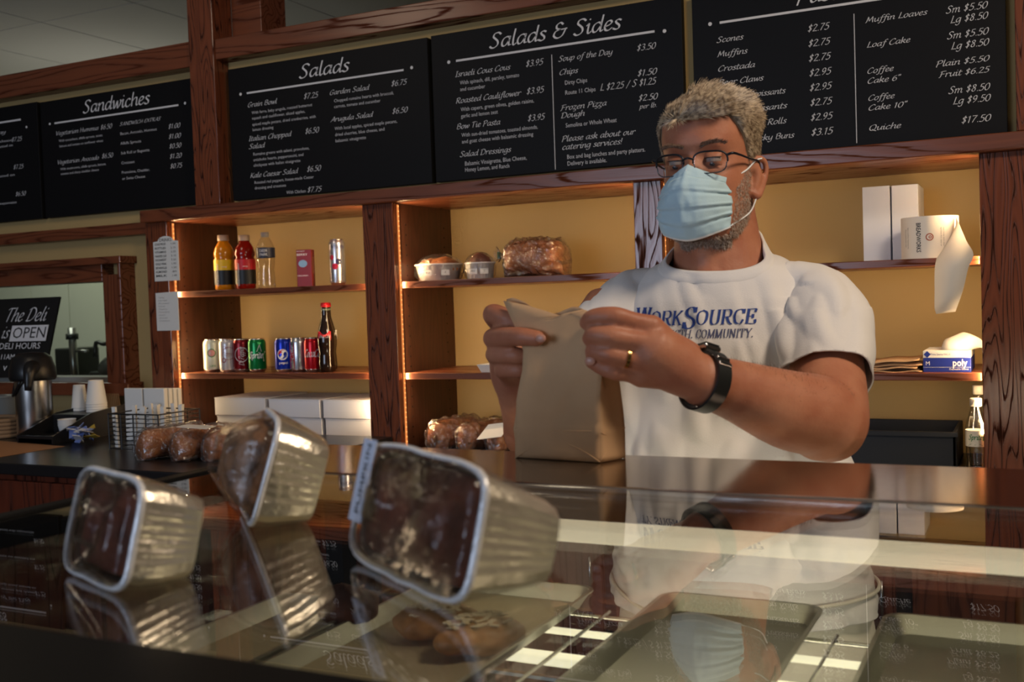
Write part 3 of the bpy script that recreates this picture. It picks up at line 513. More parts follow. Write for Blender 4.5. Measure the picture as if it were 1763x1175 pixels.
board('black menu board headed Salads & Sides, two columns', -1.74, -0.908, 1.838, 2.306, (740, 0, 3.672),
 [('Salads & Sides', 378, 306, 1210, 92, 't'), ('Israeli Cous Cous', 160, 487, 508, 40, 'h'), ('$3.95', 605, 423, 715, 40, 'h'), ('With spinach, dill, parsley, tomato', 190, 536, 566, 25, 's'), ('and cucumber', 191, 577, 350, 25, 's'),
  ('Roasted Cauliflower', 163, 655, 575, 40, 'h'), ('$3.95', 610, 597, 720, 40, 'h'), ('With capers, green olives, golden raisins,', 195, 705, 660, 25, 's'), ('garlic and lemon zest', 197, 746, 431, 25, 's'),
  ('Bow Tie Pasta', 168, 818, 445, 40, 'h'), ('$3.95', 617, 767, 725, 40, 'h'), ('With sun-dried tomatoes, toasted almonds,', 200, 867, 683, 25, 's'), ('and goat cheese with balsamic dressing', 202, 908, 655, 25, 's'),
  ('Salad Dressings', 190, 993, 512, 40, 'h'), ('Balsamic Vinaigrette, Blue Cheese,', 220, 1048, 613, 27, 's'), ('Honey Lemon, and Ranch', 221, 1087, 503, 27, 's'),
  ('Soup of the Day', 813, 390, 1155, 40, 'h'), ('$3.50', 1307, 322, 1428, 40, 'h'), ('Chips', 817, 475, 935, 40, 'h'), ('$1.50', 1310, 483, 1435, 40, 'h'), ('Dirty Chips', 852, 537, 995, 28, 's'), ('Route 11 Chips', 854, 600, 1048, 28, 's'), ('L $2.25 / S $1.25', 1075, 574, 1430, 42, 'h'),
  ('Frozen Pizza', 826, 700, 1117, 40, 'h'), ('Dough', 828, 748, 978, 40, 'h'), ('$2.50', 1317, 640, 1440, 40, 'h'), ('per lb.', 1325, 688, 1437, 34, 'h'), ('Semolina or Whole Wheat', 858, 807, 1182, 28, 's'),
  ('Please ask about our', 833, 897, 1298, 42, 'h'), ('catering services!', 835, 948, 1220, 42, 'h'), ('Box and bag lunches and party platters.', 866, 1006, 1362, 28, 's'), ('Delivery is available.', 868, 1048, 1118, 28, 's')],
 [(165, 385, 1425, 13)], [(119, 393, 11), (1483, 196, 12), (793, 1072, 768, 345)])
board('black menu board of baked goods at the far right, above the man', -0.878, -0.066, 1.832, 2.30, (1180, 0, 3.024),
 [('Pastries', 575, 25, 985, 72, 't'), ('Scones', 163, 223, 300, 34, 'h'), ('Muffins', 165, 297, 322, 34, 'h'), ('Crostada', 168, 373, 362, 34, 'h'), ('Bear Claws', 170, 446, 405, 34, 'h'), ('Almond Croissants', 172, 524, 520, 34, 'h'), ('Plain Croissants', 175, 600, 528, 34, 'h'), ('Cinnamon Rolls', 205, 673, 525, 34, 'h'), ('Sticky Buns', 330, 738, 565, 34, 'h'),
  ('$2.75', 635, 166, 748, 36, 'h'), ('$2.75', 638, 244, 752, 36, 'h'), ('$2.75', 640, 321, 755, 36, 'h'), ('$2.95', 643, 398, 758, 36, 'h'), ('$2.95', 645, 474, 760, 36, 'h'), ('$2.75', 648, 552, 762, 36, 'h'), ('$2.95', 650, 629, 765, 36, 'h'), ('$3.15', 653, 707, 767, 36, 'h'),
  ('Muffin Loaves', 937, 119, 1258, 34, 'h'), ('Sm $5.50', 1357, 70, 1573, 36, 'h'), ('Lg $8.50', 1378, 121, 1575, 36, 'h'), ('Loaf Cake', 943, 248, 1170, 34, 'h'), ('Sm $5.50', 1363, 204, 1578, 36, 'h'), ('Lg $8.50', 1382, 258, 1580, 36, 'h'), ('Coffee', 945, 384, 1083, 34, 'h'), ('Cake 6”', 946, 436, 1122, 34, 'h'),
  ('Plain $5.50', 1303, 349, 1582, 36, 'h'), ('Fruit $6.25', 1320, 404, 1582, 36, 'h'), ('Coffee', 950, 525, 1088, 34, 'h'), ('Cake 10”', 951, 576, 1155, 34, 'h'), ('Sm $8.50', 1370, 489, 1585, 36, 'h'), ('Lg $9.50', 1392, 544, 1588, 36, 'h'), ('Quiche', 954, 681, 1122, 34, 'h'), ('$17.50', 1435, 643, 1590, 36, 'h')],
 [(178, 118, 1500, 12)], [(128, 125, 10), (892, 745, 870, 72)])
# ================================================================== WALL SHELVING
t = thing('wall_shelving', 'built-in dark oak shelving with three bays and warm light strips', 'shelving', (-1.45, 3.2, 0))
MB().box(-2.985, 2.955, 1.783, 0.1, 3.375, 1.827).build('cornice', WX, t, bevel=0.003)
XD = [(-2.99, -2.885), (-2.018, -1.900), (P(1093, 400, 2.99)[0], P(1141, 400, 2.99)[0]), (-0.133, -0.022)]
for i, (a, b) in enumerate(XD): MB().box(a, 2.985, 0.0 if i else 0.9, b, 3.012, 1.783).build('stile', WPOST, t, bevel=0.002)
bays = [(XD[0][1], XD[1][0]), (XD[1][1], XD[2][0]), (XD[2][1], XD[3][0])]
holes = MB(); beads = MB()
for i, (a, b) in enumerate(bays):
    for s, x in ((1, a), (-1, b)):
        g = 0.0005 if (s == 1 and i < 2) else 0.006
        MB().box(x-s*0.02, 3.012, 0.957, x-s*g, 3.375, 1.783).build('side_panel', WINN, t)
        xx = x if (s == 1 and i < 2) else x-s*0.0045
        MB().box(xx, 3.013, 0.965, xx+s*0.003, 3.021, 1.778).build('led_strip', LEDM, t)
        for k in range(50): zz = 0.972+k*0.0163; beads.box(xx+s*0.003, 3.015, zz, xx+s*0.004, 3.019, zz+0.004)
        area('led_strip_glow', (xx+s*0.006, 3.02, 1.41), (xx+s*0.5, 3.25, 1.41), 0.01, 0.70, LEDP, (1.0, 0.66, 0.33))
        for yy in (3.065, 3.32):
            for k in range(22): zz = 1.0+k*0.034; holes.box(x-s*0.001, yy-0.0025, zz-0.0025, x+s*0.0004, yy+0.0025, zz+0.0025)
    for z in (1.523, 1.219):
        MB().box(a+0.004, 3.024, z-0.021, b-0.004, 3.372, z).build('shelf', WX, t, bevel=0.002)
holes.build('pin_holes', mat('hole_dark', (0.01, 0.004, 0.002), 0.9), t, kind='stuff'); beads.build('led_beads', LEDB, t, kind='stuff')
MB().box(-2.885, 3.0, 0.90, -2.018, 3.375, 0.957).build('base_deck', WX, t)
# base cabinet behind the man
t = thing('base_cabinet', 'dark oak base cabinet with black top under the shelving', 'cabinet', (-0.95, 3.0, 0))
MB().box(-1.899, 2.74, 0.92, 0.1, 2.983, 0.957).build('worktop', BLACKLAM, t, bevel=0.003)
MB().box(-1.899, 3.013, 0.92, -0.03, 3.37, 0.957).build('worktop', BLACKLAM, t)
MB().box(-1.899, 2.80, 0.1, 0.1, 2.98, 0.92).build('body', mat('cabinet_inside', (0.02, 0.01, 0.006), 0.7), t)
xs = np.linspace(-1.88, 0.08, 6)
for i in range(5):
    d = MB(); x0, x1 = xs[i]+0.02, xs[i+1]-0.02
    for q in ((x0, 0.14, x0+0.06, 0.90), (x1-0.06, 0.14, x1, 0.90), (x0+0.06, 0.14, x1-0.06, 0.21), (x0+0.06, 0.83, x1-0.06, 0.90)): d.box(q[0], 2.775, q[1], q[2], 2.80, q[3])
    d.box(x0+0.05, 2.787, 0.2, x1-0.05, 2.798, 0.84); o = d.build('door', WZ, t, bevel=0.002)
    MB().tube([(x1-0.03, 2.76, 0.62), (x1-0.03, 2.76, 0.72)], 0.005).build('handle', STEEL, o, smooth=True)
# ================================================================== SIDE COUNTER (left)
t = thing('side_counter', 'black topped wooden side counter with coffee supplies at left', 'counter', (-3.2, 2.6, 0))
MB().box(-4.9, 2.19, 0.975, -1.93, 2.983, 1.01).build('worktop', BLACKLAM, t, bevel=0.004)
MB().box(-4.9, 2.22, 0.08, -1.95, 2.97, 0.975).build('carcass', wood('oak_dark_front', 2, base=(0.085, 0.018, 0.008), dark=(0.03, 0.008, 0.004)), t)
for i in range(6):
    MB().box(-4.85+i*0.485, 2.20, 0.12, -4.85+i*0.485+0.465, 2.22, 0.955).build('front_panel', MATS['oak_dark_front'], t, bevel=0.003)
# ================================================================== DISPLAY CASE
t = thing('display_case', 'black framed glass-topped bakery display case across the foreground', 'display case', (-0.25, 0.85, 0))
XL, XR, YF, YB0, YB1, ZG = -0.968, 0.75, 0.488, 1.088, 1.322, 1.24
MB().box(XL+0.003, YF+0.001, ZG-0.006, XR-0.003, YB0-0.001, ZG).build('glass_top', GLASS, t)
MB().box(XL, YB0+0.006, ZG-0.012, XR, YB1, ZG+0.0005).build('rear_ledge', LEDGE, t, bevel=0.002, label='dark polished metal rear ledge')
MB().tube([(XL, YB0+0.004, ZG-0.006), (XR, YB0+0.004, ZG-0.006)], 0.0075, 12).build('edge_trim', TRIMM, t, smooth=True, label='shiny metal edge trim')
MB().box(XL, YB0-0.014, ZG-0.034, XR, YB0+0.003, ZG-0.0075).build('glass_rail', BLACKFR, t)
MB().box(XL, 0.36, ZG-0.05, XR, YF, ZG+0.004).build('front_rail', BLACKFR, t, bevel=0.006)
MB().box(XL-0.022, 0.36, ZG-0.03, XL, YB0, ZG+0.003).build('side_rail', BLACKFR, t, bevel=0.002)
MB().box(XL-0.012, YB0, ZG-0.03, XL, YB1, ZG+0.0).build('side_rail', BLACKFR, t, bevel=0.002)
MB().box(XL, 0.37, 0.62, XR, 0.376, ZG-0.05).build('front_glass', GLASS, t)
MB().box(XL-0.004, 0.38, 0.62, XL+0.002, YB0, ZG-0.03).build('side_glass', GLASS, t)
MB().box(XL-0.02, 0.36, 0.05, XR, 1.36, 0.62).build('base', BLACKFR, t, bevel=0.004)
MB().box(XL, 1.30, 0.62, XL+0.03, 1.335, ZG-0.012).build('corner_post', BLACKFR, t)
MB().box(0.70, 1.30, 0.62, 0.73, 1.335, ZG-0.012).build('corner_post', BLACKFR, t)
MB().box(XL+0.03, 1.325, 0.92, XR, 1.335, 0.925).build('rear_rail', CHROME, t)
# light housings
MB().box(-0.80, 1.235, 1.139, XR, 1.275, 1.161).build('light_housing', TUBE, t, bevel=0.004, label='cream glowing light housing under the rear ledge')
MB().box(-0.93, 1.19, 0.992, XR, 1.215, 1.004).build('light_bar', TUBE2, t, bevel=0.003, label='bright lower light bar')
MB().box(-0.93, 1.235, 1.018, XR, 1.25, 1.024).build('light_bar', TUBE2, t, bevel=0.002, label='thin bright upper light bar')
r_ = MB()
for x in np.arange(-0.95, 0.73, 0.0485):
    MB().tube([(x, 0.42, 1.035), (x, 1.30, 1.035)], 0.0022, 6).build('rack_rod', CHROME, t, smooth=True)
for y in (0.5, 0.9, 1.285): MB().tube([(-0.96, y, 1.031), (0.74, y, 1.031)], 0.003, 6).build('rack_crossbar', CHROME, t, smooth=True)
MB().box(-0.96, 0.40, 0.72, 0.72, 1.1, 0.725).build('lower_shelf', mat('case_shelf_dark', (0.05, 0.035, 0.025), 0.35), t)
# ---- sheet pans
def sheet_pan(x0, x1, y0, y1, label):
    t = thing('sheet_pan', label, 'baking tray', ((x0+x1)/2, (y0+y1)/2, 1.038), 'long baking trays in the display case')
    def ring(ins, z, r):
        out = []
        for cx, cy, a0 in ((x1-ins-r, y1-ins-r, 0), (x0+ins+r, y1-ins-r, 90), (x0+ins+r, y0+ins+r, 180), (x1-ins-r, y0+ins+r, 270)):
            for k in range(5): a = math.radians(a0+k*22.5); out.append((cx+r*math.cos(a), cy+r*math.sin(a), z))
        return out
    MB().rings([ring(0.014, 1.0375, 0.018), ring(0.002, 1.056, 0.024), ring(-0.002, 1.058, 0.026), ring(-0.002, 1.0595, 0.026), ring(0.003, 1.0595, 0.024), ring(0.0145, 1.0395, 0.018), ring(0.03, 1.039, 0.01)]).build('pan', TRAYM, t, smooth=True, autos=0.7)
    return t
sp = [(-0.995+0.06, -0.79, 'leftmost baking tray under the glass, behind the small loaf pan'), (-0.775, -0.54, 'baking tray holding the almond pastries'), (-0.447, -0.243, 'empty baking tray in front of the man'), (-0.170, 0.035, 'empty baking tray at the right of the case'), (0.10, 0.305, 'empty baking tray beyond the right edge of the view')]
for i, (a, b, lb) in enumerate(sp[:4]):
    t = sheet_pan(a, b, 0.62, 1.335 if i > 1 else (1.16 if i == 0 else 1.325), lb)
    if i < 2: MB().box(a+0.018, 0.64, 1.0405, b-0.018, (1.14 if i == 0 else 1.30), 1.0412).build('parchment', PARCH, t, label='cream parchment liner')
def pastry(c, L, W, H, yaw, label, mt, nuts):
    t = thing('pastry', label, 'pastry', c, 'pastries in the display case')
    ca, sa = math.cos(yaw), math.sin(yaw)
    def fn(p):
        d = noise.noise(Vector(p)*28)*0.007+noise.noise(Vector(p)*70)*0.003; q = np.array(p)-np.array(c)-np.array([0, 0, H])
        l = np.linalg.norm(q)+1e-9; q = q*(1+d/l*1.0); return np.array(c)+np.array([0, 0, H])+np.array([q[0]*ca-q[1]*sa, q[0]*sa+q[1]*ca, max(q[2], -H)])
    MB().ell(np.array(c)+np.array([0, 0, H]), L, W, H, 40, 24, fn=fn).build('crust', mt, t, smooth=True)
    if nuts:
        m = MB()
        for k in range(60):
            a = random.uniform(0, 6.28); rr = random.uniform(0, 0.75); x, y = L*rr*math.cos(a), W*rr*math.sin(a); z = 2*H*math.sqrt(max(0.05, 1-rr*rr))*0.5+H
            p = np.array(c)+np.array([x*ca-y*sa, x*sa+y*ca, z+0.001]); b = random.uniform(0, 3.14)
            m.obox(p, np.array([math.cos(b), math.sin(b), random.uniform(-.3, .3)])*0.006, np.array([-math.sin(b), math.cos(b), 0])*0.003, np.array([0, 0, 1])*0.0006)
        m.build('almond_flakes', mat('almond', (0.85, 0.70, 0.48), 0.6), t, kind='stuff')
GOLD = mat('pastry_golden', (0.50, 0.22, 0.07), 0.45, var=0.5, vscale=35, bump=0.8, bscale=60)
p = PZ(752, 1098, 1.042); pastry((p[0], p[1], 1.0415), 0.055, 0.035, 0.02, 0.5, 'almond pastry further back on the tray', GOLD, True)
p = PZ(862, 1130, 1.042); pastry((p[0]-0.028, p[1], 1.0415), 0.056, 0.034, 0.022, 0.9, 'almond pastry nearest the tray right edge', GOLD, True)
p = PZ(600, 1078, 1.042); pastry((p[0], p[1], 1.0415), 0.04, 0.04, 0.026, 0.3, 'dark chocolate muffin behind the large loaf pan', CHOC, False)
p = PZ(548, 1108, 1.042); m = MB().ell((p[0], p[1], 1.0435), 0.006, 0.003, 0.002, 10, 6); tag(m.build('crumb', CHOC, org=(p[0], p[1], 1.0415)), 'small dark crumb on the parchment below the middle pan', 'crumb')
# ================================================================== DRINKS
ZS1, ZS2, ZB = 1.523, 1.219, 0.957
def spot(px, Y, z):       # x on the shelf under image column px
    y = 500 if z > 1.4 else 640
    for _ in range(3): p = P(px, y, Y)
    return np.array([p[0], Y, z])
def camang(c): return math.atan2(-c[1], -c[0])
def top_z(px, py, Y): return P(px, py, Y)[2]
def soda_can(px, Y, z, col, label, r=0.033, h=0.122, name='drink_can', grp='drink cans on the middle shelf', mtl=0.5, body=None):
    c = spot(px, Y, z); t = thing(name, label, 'can', c, grp); k = h/0.122
    MB().lathe([(r*0.75, 0), (r*0.82, 0.002), (r*0.98, 0.010), (r*0.985, 0.011)], c, 28).build('base_rim', ALUC, t, smooth=True)
    MB().lathe([(r*0.985, 0.011), (r, 0.013), (r, h-0.016), (r*0.97, h-0.012), (r*0.86, h-0.004)], c, 28, cap=False).build('body', body or mat('can_'+'_'.join(map(str, col)), srgb(*col), 0.25, mtl), t, smooth=True)
    l = MB().lathe([(r*0.86, h-0.004), (r*0.87, h), (r*0.83, h), (r*0.81, h-0.004), (0.0001, h-0.004)], c, 28).build('lid', ALUC, t, smooth=True)
    MB().obox(c+np.array([0, 0, h-0.003]), (0.008, 0, 0), (0, 0.012, 0), (0, 0, 0.0006)).build('tab', ALUC, l)
    return t, c
def ring_emblem(m, c, r, ang, z, rad, w0=0.7, n=24, k=0):
    o = []
    for i in range(n):
        a = 2*math.pi*i/n
        for q in (rad*w0, rad): o.append((c[0]+r*math.cos(ang+q*math.cos(a)/r), c[1]+r*math.sin(ang+q*math.cos(a)/r), z+q*math.sin(a)))
    m.add(o, [(2*i, 2*i+1, (2*i+3) % (2*n), (2*i+2) % (2*n)) for i in range(n)], k)
def patch(m, c, r, ang, z, shape, k=0):     # shape: list of (u along, v up)
    cx = sum(p[0] for p in shape)/len(shape); cy = sum(p[1] for p in shape)/len(shape)
    pts = [(cx, cy)]+shape; m.add([(c[0]+r*math.cos(ang+p[0]/r), c[1]+r*math.sin(ang+p[0]/r), z+p[1]) for p in pts], [(0, i, i % len(shape)+1) for i in range(1, len(shape)+1)], k)
def circ(u, v, r, n=20, a0=0, a1=360): return [(u+r*math.cos(math.radians(a0+(a1-a0)*i/n)), v+r*math.sin(math.radians(a0+(a1-a0)*i/n))) for i in range(n)]
WPRT = flat('print_white', (225, 225, 228)); RPRT = flat('print_red', (190, 20, 35)); GPRT = flat('print_green', (30, 120, 60)); YPRT = flat('print_lime', (205, 215, 110)); BPRT = flat('print_blue', (30, 50, 140)); MPRT = flat('print_maroon', (120, 20, 35)); KPRT = flat('print_black', (18, 18, 20)); CPRT = flat('print_cream', (215, 200, 150))
Yc = 3.085
# behind cans first
t, c = soda_can(387, 3.16, ZS2, (190, 190, 188), 'silver can half hidden behind the lime and white can', mtl=0.9)
t, c = soda_can(367, Yc, ZS2, (205, 210, 190), 'lime and white can at the left end of the middle shelf', mtl=0.2)
a = camang(c); m = MB(); patch(m, c, 0.0333, a, 0.05+c[2], [(-.03, .052), (.03, .052), (.03, .02), (.02, -.01), (-.02, .0), (-.03, .015)]); m.build('print', YPRT, t, label='lime green band')
m = MB(); patch(m, c, 0.0335, a-0.1, c[2]+0.072, circ(0, 0, 0.013)); m.build('print', flat('print_pink', (215, 150, 140)), t, label='pink fruit emblem')
m = MB(); ring_emblem(m, c, 0.0336, a-0.1, c[2]+0.072, 0.016, 0.8); wrap_text(m, 'LIME', c, 0.0336, a, c[2]+0.02, 0.008, style='sans'); m.build('lettering', GPRT, t)
t, c = soda_can(394, Yc-0.01, ZS2, (190, 188, 192), 'white can with a maroon oval emblem', mtl=0.35)
a = camang(c); m = MB(); wrap_text(m, 'Dr', c, 0.0335, a-0.35, c[2]+0.083, 0.014, style='script'); wrap_text(m, 'Pepper', c, 0.0335, a, c[2]+0.062, 0.015, 0.045, style='script'); ring_emblem(m, c, 0.0335, a+0.05, c[2]+0.07, 0.024, 0.93); ring_emblem(m, c, 0.0335, a-0.5, c[2]+0.045, 0.009, 0.6); m.build('lettering', MPRT, t, label='maroon lettering and rings')
t, c = soda_can(418, Yc, ZS2, (125, 18, 30), 'maroon can with white slanted lettering')
a = camang(c); m = MB(); wrap_text(m, 'Dr Pepper', c, 0.0335, a-0.1, c[2]+0.058, 0.018, 0.066, style='script', vertical=True, slant=.3); ring_emblem(m, c, 0.0335, a-0.05, c[2]+0.065, 0.027, 0.93); patch(m, c, 0.0333, a, c[2]+0.018, [(-.04, -.004), (.04, -.004), (.04, .001), (-.04, .001)]); m.build('lettering', WPRT, t, label='white lettering')
t, c = soda_can(444, Yc, ZS2, (12, 120, 62), 'green can with a white star outline')
a = camang(c); m = MB(); wrap_text(m, 'Sprite', c, 0.0335, a-0.15, c[2]+0.052, 0.022, 0.05, style='script', slant=.2, wmax=1.4, wmin=.7)
st = [(-.028, .012), (-.004, .014), (.006, .038), (.012, .014), (.03, .012), (.018, -.002), (.022, -.022), (.002, -.012), (-.028, -.014)]
for i in range(len(st)):
    p0, p1 = np.array(st[i]), np.array(st[(i+1) % len(st)]); d = p1-p0; d = d/np.linalg.norm(d); n_ = np.array([-d[1], d[0]])*0.0007
    q = [p0+n_, p1+n_, p1-n_, p0-n_]; m.add([(c[0]+.0335*math.cos(a+.1+u/.0335), c[1]+.0335*math.sin(a+.1+u/.0335), c[2]+.062+v) for u, v in q], [(0, 1, 2, 3)])
m.build('lettering', WPRT, t, label='white lettering and star')
t, c = soda_can(490, Yc, ZS2, (16, 45, 165), 'blue can with a round red, white and blue emblem')
a = camang(c); m = MB(); patch(m, c, 0.0334, a-0.15, c[2]+0.064, circ(0, 0, 0.0185)); ring_emblem(m, c, .0334, a-.15, c[2]+.064, .0195, .93); wrap_text(m, 'pepsi', c, 0.0335, a-0.1, c[2]+0.03, 0.009, 0.032); m.build('print', WPRT, t, label='white disc and lettering')
m = MB(); patch(m, c, 0.0336, a-0.15, c[2]+0.064, [(-.0165, -.001), (-.016, .006), (-.01, .014), (0, .0178), (.006, .016), (-.003, .006)]); m.build('print', RPRT, t, label='red upper part of the emblem')
m = MB(); patch(m, c, 0.0336, a-0.15, c[2]+0.064, [(-.014, -.009), (-.004, -.016), (.004, -.0165), (.014, -.009), (.0165, .003), (.008, -.004)]); m.build('print', BPRT, t, label='blue lower part of the emblem')
t, c = soda_can(516, Yc+0.01, ZS2, (200, 202, 206), 'silver can with a vertical red band', mtl=0.85)
a = camang(c); m = MB(); patch(m, c, 0.0334, a-0.8, c[2]+0.058, [(-.014, -.045), (.010, -.045), (.010, .048), (-.014, .048)]); m.build('print', RPRT, t, label='red band')
m = MB(); wrap_text(m, 'Coke', c, 0.0337, a-0.85, c[2]+0.07, 0.015, 0.05, style='script', vertical=True); m.build('lettering', WPRT, t)
t, c = soda_can(541, Yc, ZS2, (190, 12, 28), 'red can with white flowing lettering beside the glass bottle')
a = camang(c); m = MB(); wrap_text(m, 'Coca-Cola'.replace('-', ''), c, 0.0335, a, c[2]+0.055, 0.026, 0.075, style='script', slant=.3, wmax=1.3); m.build('lettering', WPRT, t)
# glass bottles
def glass_bottle(px, Y, label, lab):
    c = spot(px, Y, ZS2); t = thing('glass_bottle', label, 'bottle', c, 'glass cola bottles on the middle shelf'); h = top_z(px, 521, Y)-c[2]; k = h/0.26
    pr_ = [(0.020, 0), (0.026, 0.003), (0.028, 0.02), (0.0265, 0.05), (0.025, 0.07), (0.0285, 0.10), (0.029, 0.125), (0.026, 0.150), (0.019, 0.180), (0.0135, 0.205), (0.0125, 0.235), (0.0135, 0.245)]
    MB().lathe([(r*1.1, z*k) for r, z in pr_], c, 28, cap=False).build('glass_body', mat('cola_bottle_glass', (0.012, 0.006, 0.004), 0.06, spec=0.6), t, smooth=True)
    MB().lathe([(0.0138, 0.205*k), (0.0140, 0.244*k)], c, 24, cap=False).build('neck', mat('pale_green_glass', (0.16, 0.2, 0.15), 0.06), t, smooth=True)
    MB().lathe([(0.0155, 0.243*k), (0.0158, 0.250*k), (0.014, 0.259*k), (0.0001, 0.260*k)], c, 20).build('cap', RPRT, t, smooth=True, label='red crown cap')
    a = camang(c); m = MB(); patch(m, c, 0.0325, a-0.15 if lab else a+.9, c[2]+0.122*k+0.012, [(-.028, -.015), (.022, -.015), (.022, .017), (-.028, .017)]); m.build('bottle_label', RPRT if lab else WPRT, t, label='red label' if lab else 'white label')
    if lab: m = MB(); wrap_text(m, 'Coca Cola', c, 0.0328, a-0.22, c[2]+0.122*k+0.007, 0.012, 0.042, style='script'); m.build('lettering', WPRT, t)
glass_bottle(567, 3.17, 'dark glass cola bottle standing behind another', False)
glass_bottle(564, 3.075, 'dark glass cola bottle with a red label, rightmost on the middle shelf', True)
# top shelf bottles
def vit(px, col, lab1, label, capc):
    Y = 3.09; c = spot(px, Y, ZS1); h = top_z(px, 405, Y)-c[2]; k = h/0.19; t = thing('juice_bottle', label, 'bottle', c, 'plastic drink bottles on the top shelf')
    pr_ = [(0.030, 0), (0.036, 0.004), (0.036, 0.02), (0.0365, 0.105), (0.034, 0.112), (0.0375, 0.120), (0.037, 0.130), (0.033, 0.145), (0.024, 0.160), (0.019, 0.166), (0.019, 0.172)]
    MB().lathe([(r, z*k) for r, z in pr_], c, 28).build('bottle_body', mat('drink_'+'_'.join(map(str, col)), srgb(*col), 0.12, trans=0.25, spec=0.6), t, smooth=True)
    MB().lathe([(0.0375, 0.018*k), (0.0378, 0.068*k)], c, 28, cap=False).build('bottle_label', KPRT, t, smooth=True, label='black lower label')
    MB().lathe([(0.0376, 0.068*k), (0.0379, 0.104*k)], c, 28, cap=False).build('bottle_label', flat('lab_'+'_'.join(map(str, lab1)), lab1), t, smooth=True, label='coloured upper label')
    MB().lathe([(0.0205, 0.170*k), (0.021, 0.172*k), (0.0205, 0.190*k), (0.0001, 0.1905*k)], c, 20).build('cap', mat('cap_beige', srgb(*capc), 0.4), t, smooth=True)
    m = MB(); wrap_text(m, 'vitaminwater', c, 0.0382, camang(c)-0.75, c[2]+0.052*k, 0.010, 0.085, vertical=True); wrap_text(m, 'energy', c, 0.0382, camang(c), c[2]+0.078*k, 0.005, style='sans'); m.build('lettering', WPRT, t)
vit(388, (225, 140, 20), (235, 190, 20), 'orange-yellow drink bottle, leftmost on the top shelf', (190, 165, 140))
vit(424, (150, 22, 10), (190, 15, 30), 'dark red drink bottle beside the yellow one', (160, 120, 115))
Y = 3.09; c = spot(460, Y, ZS1); h = top_z(460, 400, Y)-c[2]; k = h/0.205; t = thing('water_bottle', 'clear water bottle with a navy label on the top shelf', 'bottle', c)
MB().lathe([(r, z*k) for r, z in [(0.028, 0), (0.032, 0.004), (0.032, 0.02), (0.030, 0.028), (0.032, 0.035), (0.029, 0.045), (0.031, 0.055), (0.027, 0.068), (0.031, 0.082), (0.0315, 0.10), (0.033, 0.105), (0.033, 0.135), (0.030, 0.155), (0.020, 0.178), (0.013, 0.188), (0.013, 0.192)]], c, 28).build('bottle_body', CLEARP, t, smooth=True)
MB().lathe([(0.0335, 0.112*k), (0.0338, 0.148*k)][:2], c, 28, cap=False).build('bottle_label', flat('label_navy', (25, 35, 60)), t, smooth=True)
MB().lathe([(0.0145, 0.188*k), (0.015, 0.205*k), (0.0001, 0.2052*k)], c, 20).build('cap', flat('cap_grey', (150, 145, 140)), t, smooth=True)
m = MB(); wrap_text(m, 'DEER', c, 0.0345, camang(c)-0.25, c[2]+0.132*k, 0.010, 0.03); wrap_text(m, 'PARK', c, 0.0345, camang(c)-0.25, c[2]+0.118*k, 0.010, 0.03); m.build('lettering', WPRT, t)
c = spot(528, 3.12, ZS1); h = top_z(528, 430, 3.12)-c[2]; t = thing('juice_carton', 'small dark red juice carton on the top shelf', 'carton', c)
uu = np.array([math.cos(0.35), math.sin(0.35), 0]); vv = np.array([-uu[1], uu[0], 0])
MB().obox(c+np.array([0, 0, h/2]), uu*0.028, vv*0.019, (0, 0, h/2)).build('carton', flat('carton_red', (120, 16, 26)), t, bevel=0.002)
fc = c-vv*0.0195-uu*0.026
m = MB(); put_text(m, 'HONEST', fc+np.array([0, 0, h-.008]), uu, (0, 0, 1), 0.004, 0.03, style='sans'); put_text(m, 'BERRY', fc+np.array([0, 0, h-.022]), uu, (0, 0, 1), 0.008, 0.04, style='sans'); put_text(m, 'ORGANIC', fc+np.array([0, 0, h*0.28]), uu, (0, 0, 1), 0.005, 0.04, style='sans'); m.build('lettering', WPRT, t)
m = MB(); m.add([fc+uu*(0.022+0.016*math.cos(a))+np.array([0, 0, h*0.62+0.013*math.sin(a)])-vv*.0002 for a in np.linspace(0, 6.28, 21)[:-1]], [tuple(range(20))]); m.build('print', flat('print_sky', (120, 160, 200)), t, label='blue and white picture')
m = MB(); q = c+uu*0.0285; m.add([q-vv*.012+np.array([0, 0, h*.35]), q+vv*.012+np.array([0, 0, h*.35]), q+vv*.012+np.array([0, 0, h*.8]), q-vv*.012+np.array([0, 0, h*.8])], [(0, 1, 2, 3)]); m.build('print', flat('print_dull', (150, 90, 70)), t, label='pale panel on the carton side')
t, c = soda_can(583, 3.12, ZS1, (195, 196, 205), 'tall slim silver can with red and navy dots on the top shelf', r=0.0285, h=top_z(583, 412, 3.12)-ZS1, name='tall_can', grp='slim cans', mtl=0.85)
a = camang(c); m = MB(); wrap_text(m, 'WYANN', c, 0.0288, a, c[2]+0.128, 0.014, 0.05); patch(m, c, .0289, a+.15, c[2]+.083, circ(0, 0, .011)); m.build('print', flat('print_navy', (40, 30, 70)), t, label='navy lettering and dot')
m = MB(); patch(m, c, .029, a-.35, c[2]+.066, circ(0, 0, .011)); patch(m, c, .029, a-.75, c[2]+.098, circ(0, 0, .009)); m.build('print', flat('print_berry', (150, 15, 50)), t, label='red dots')
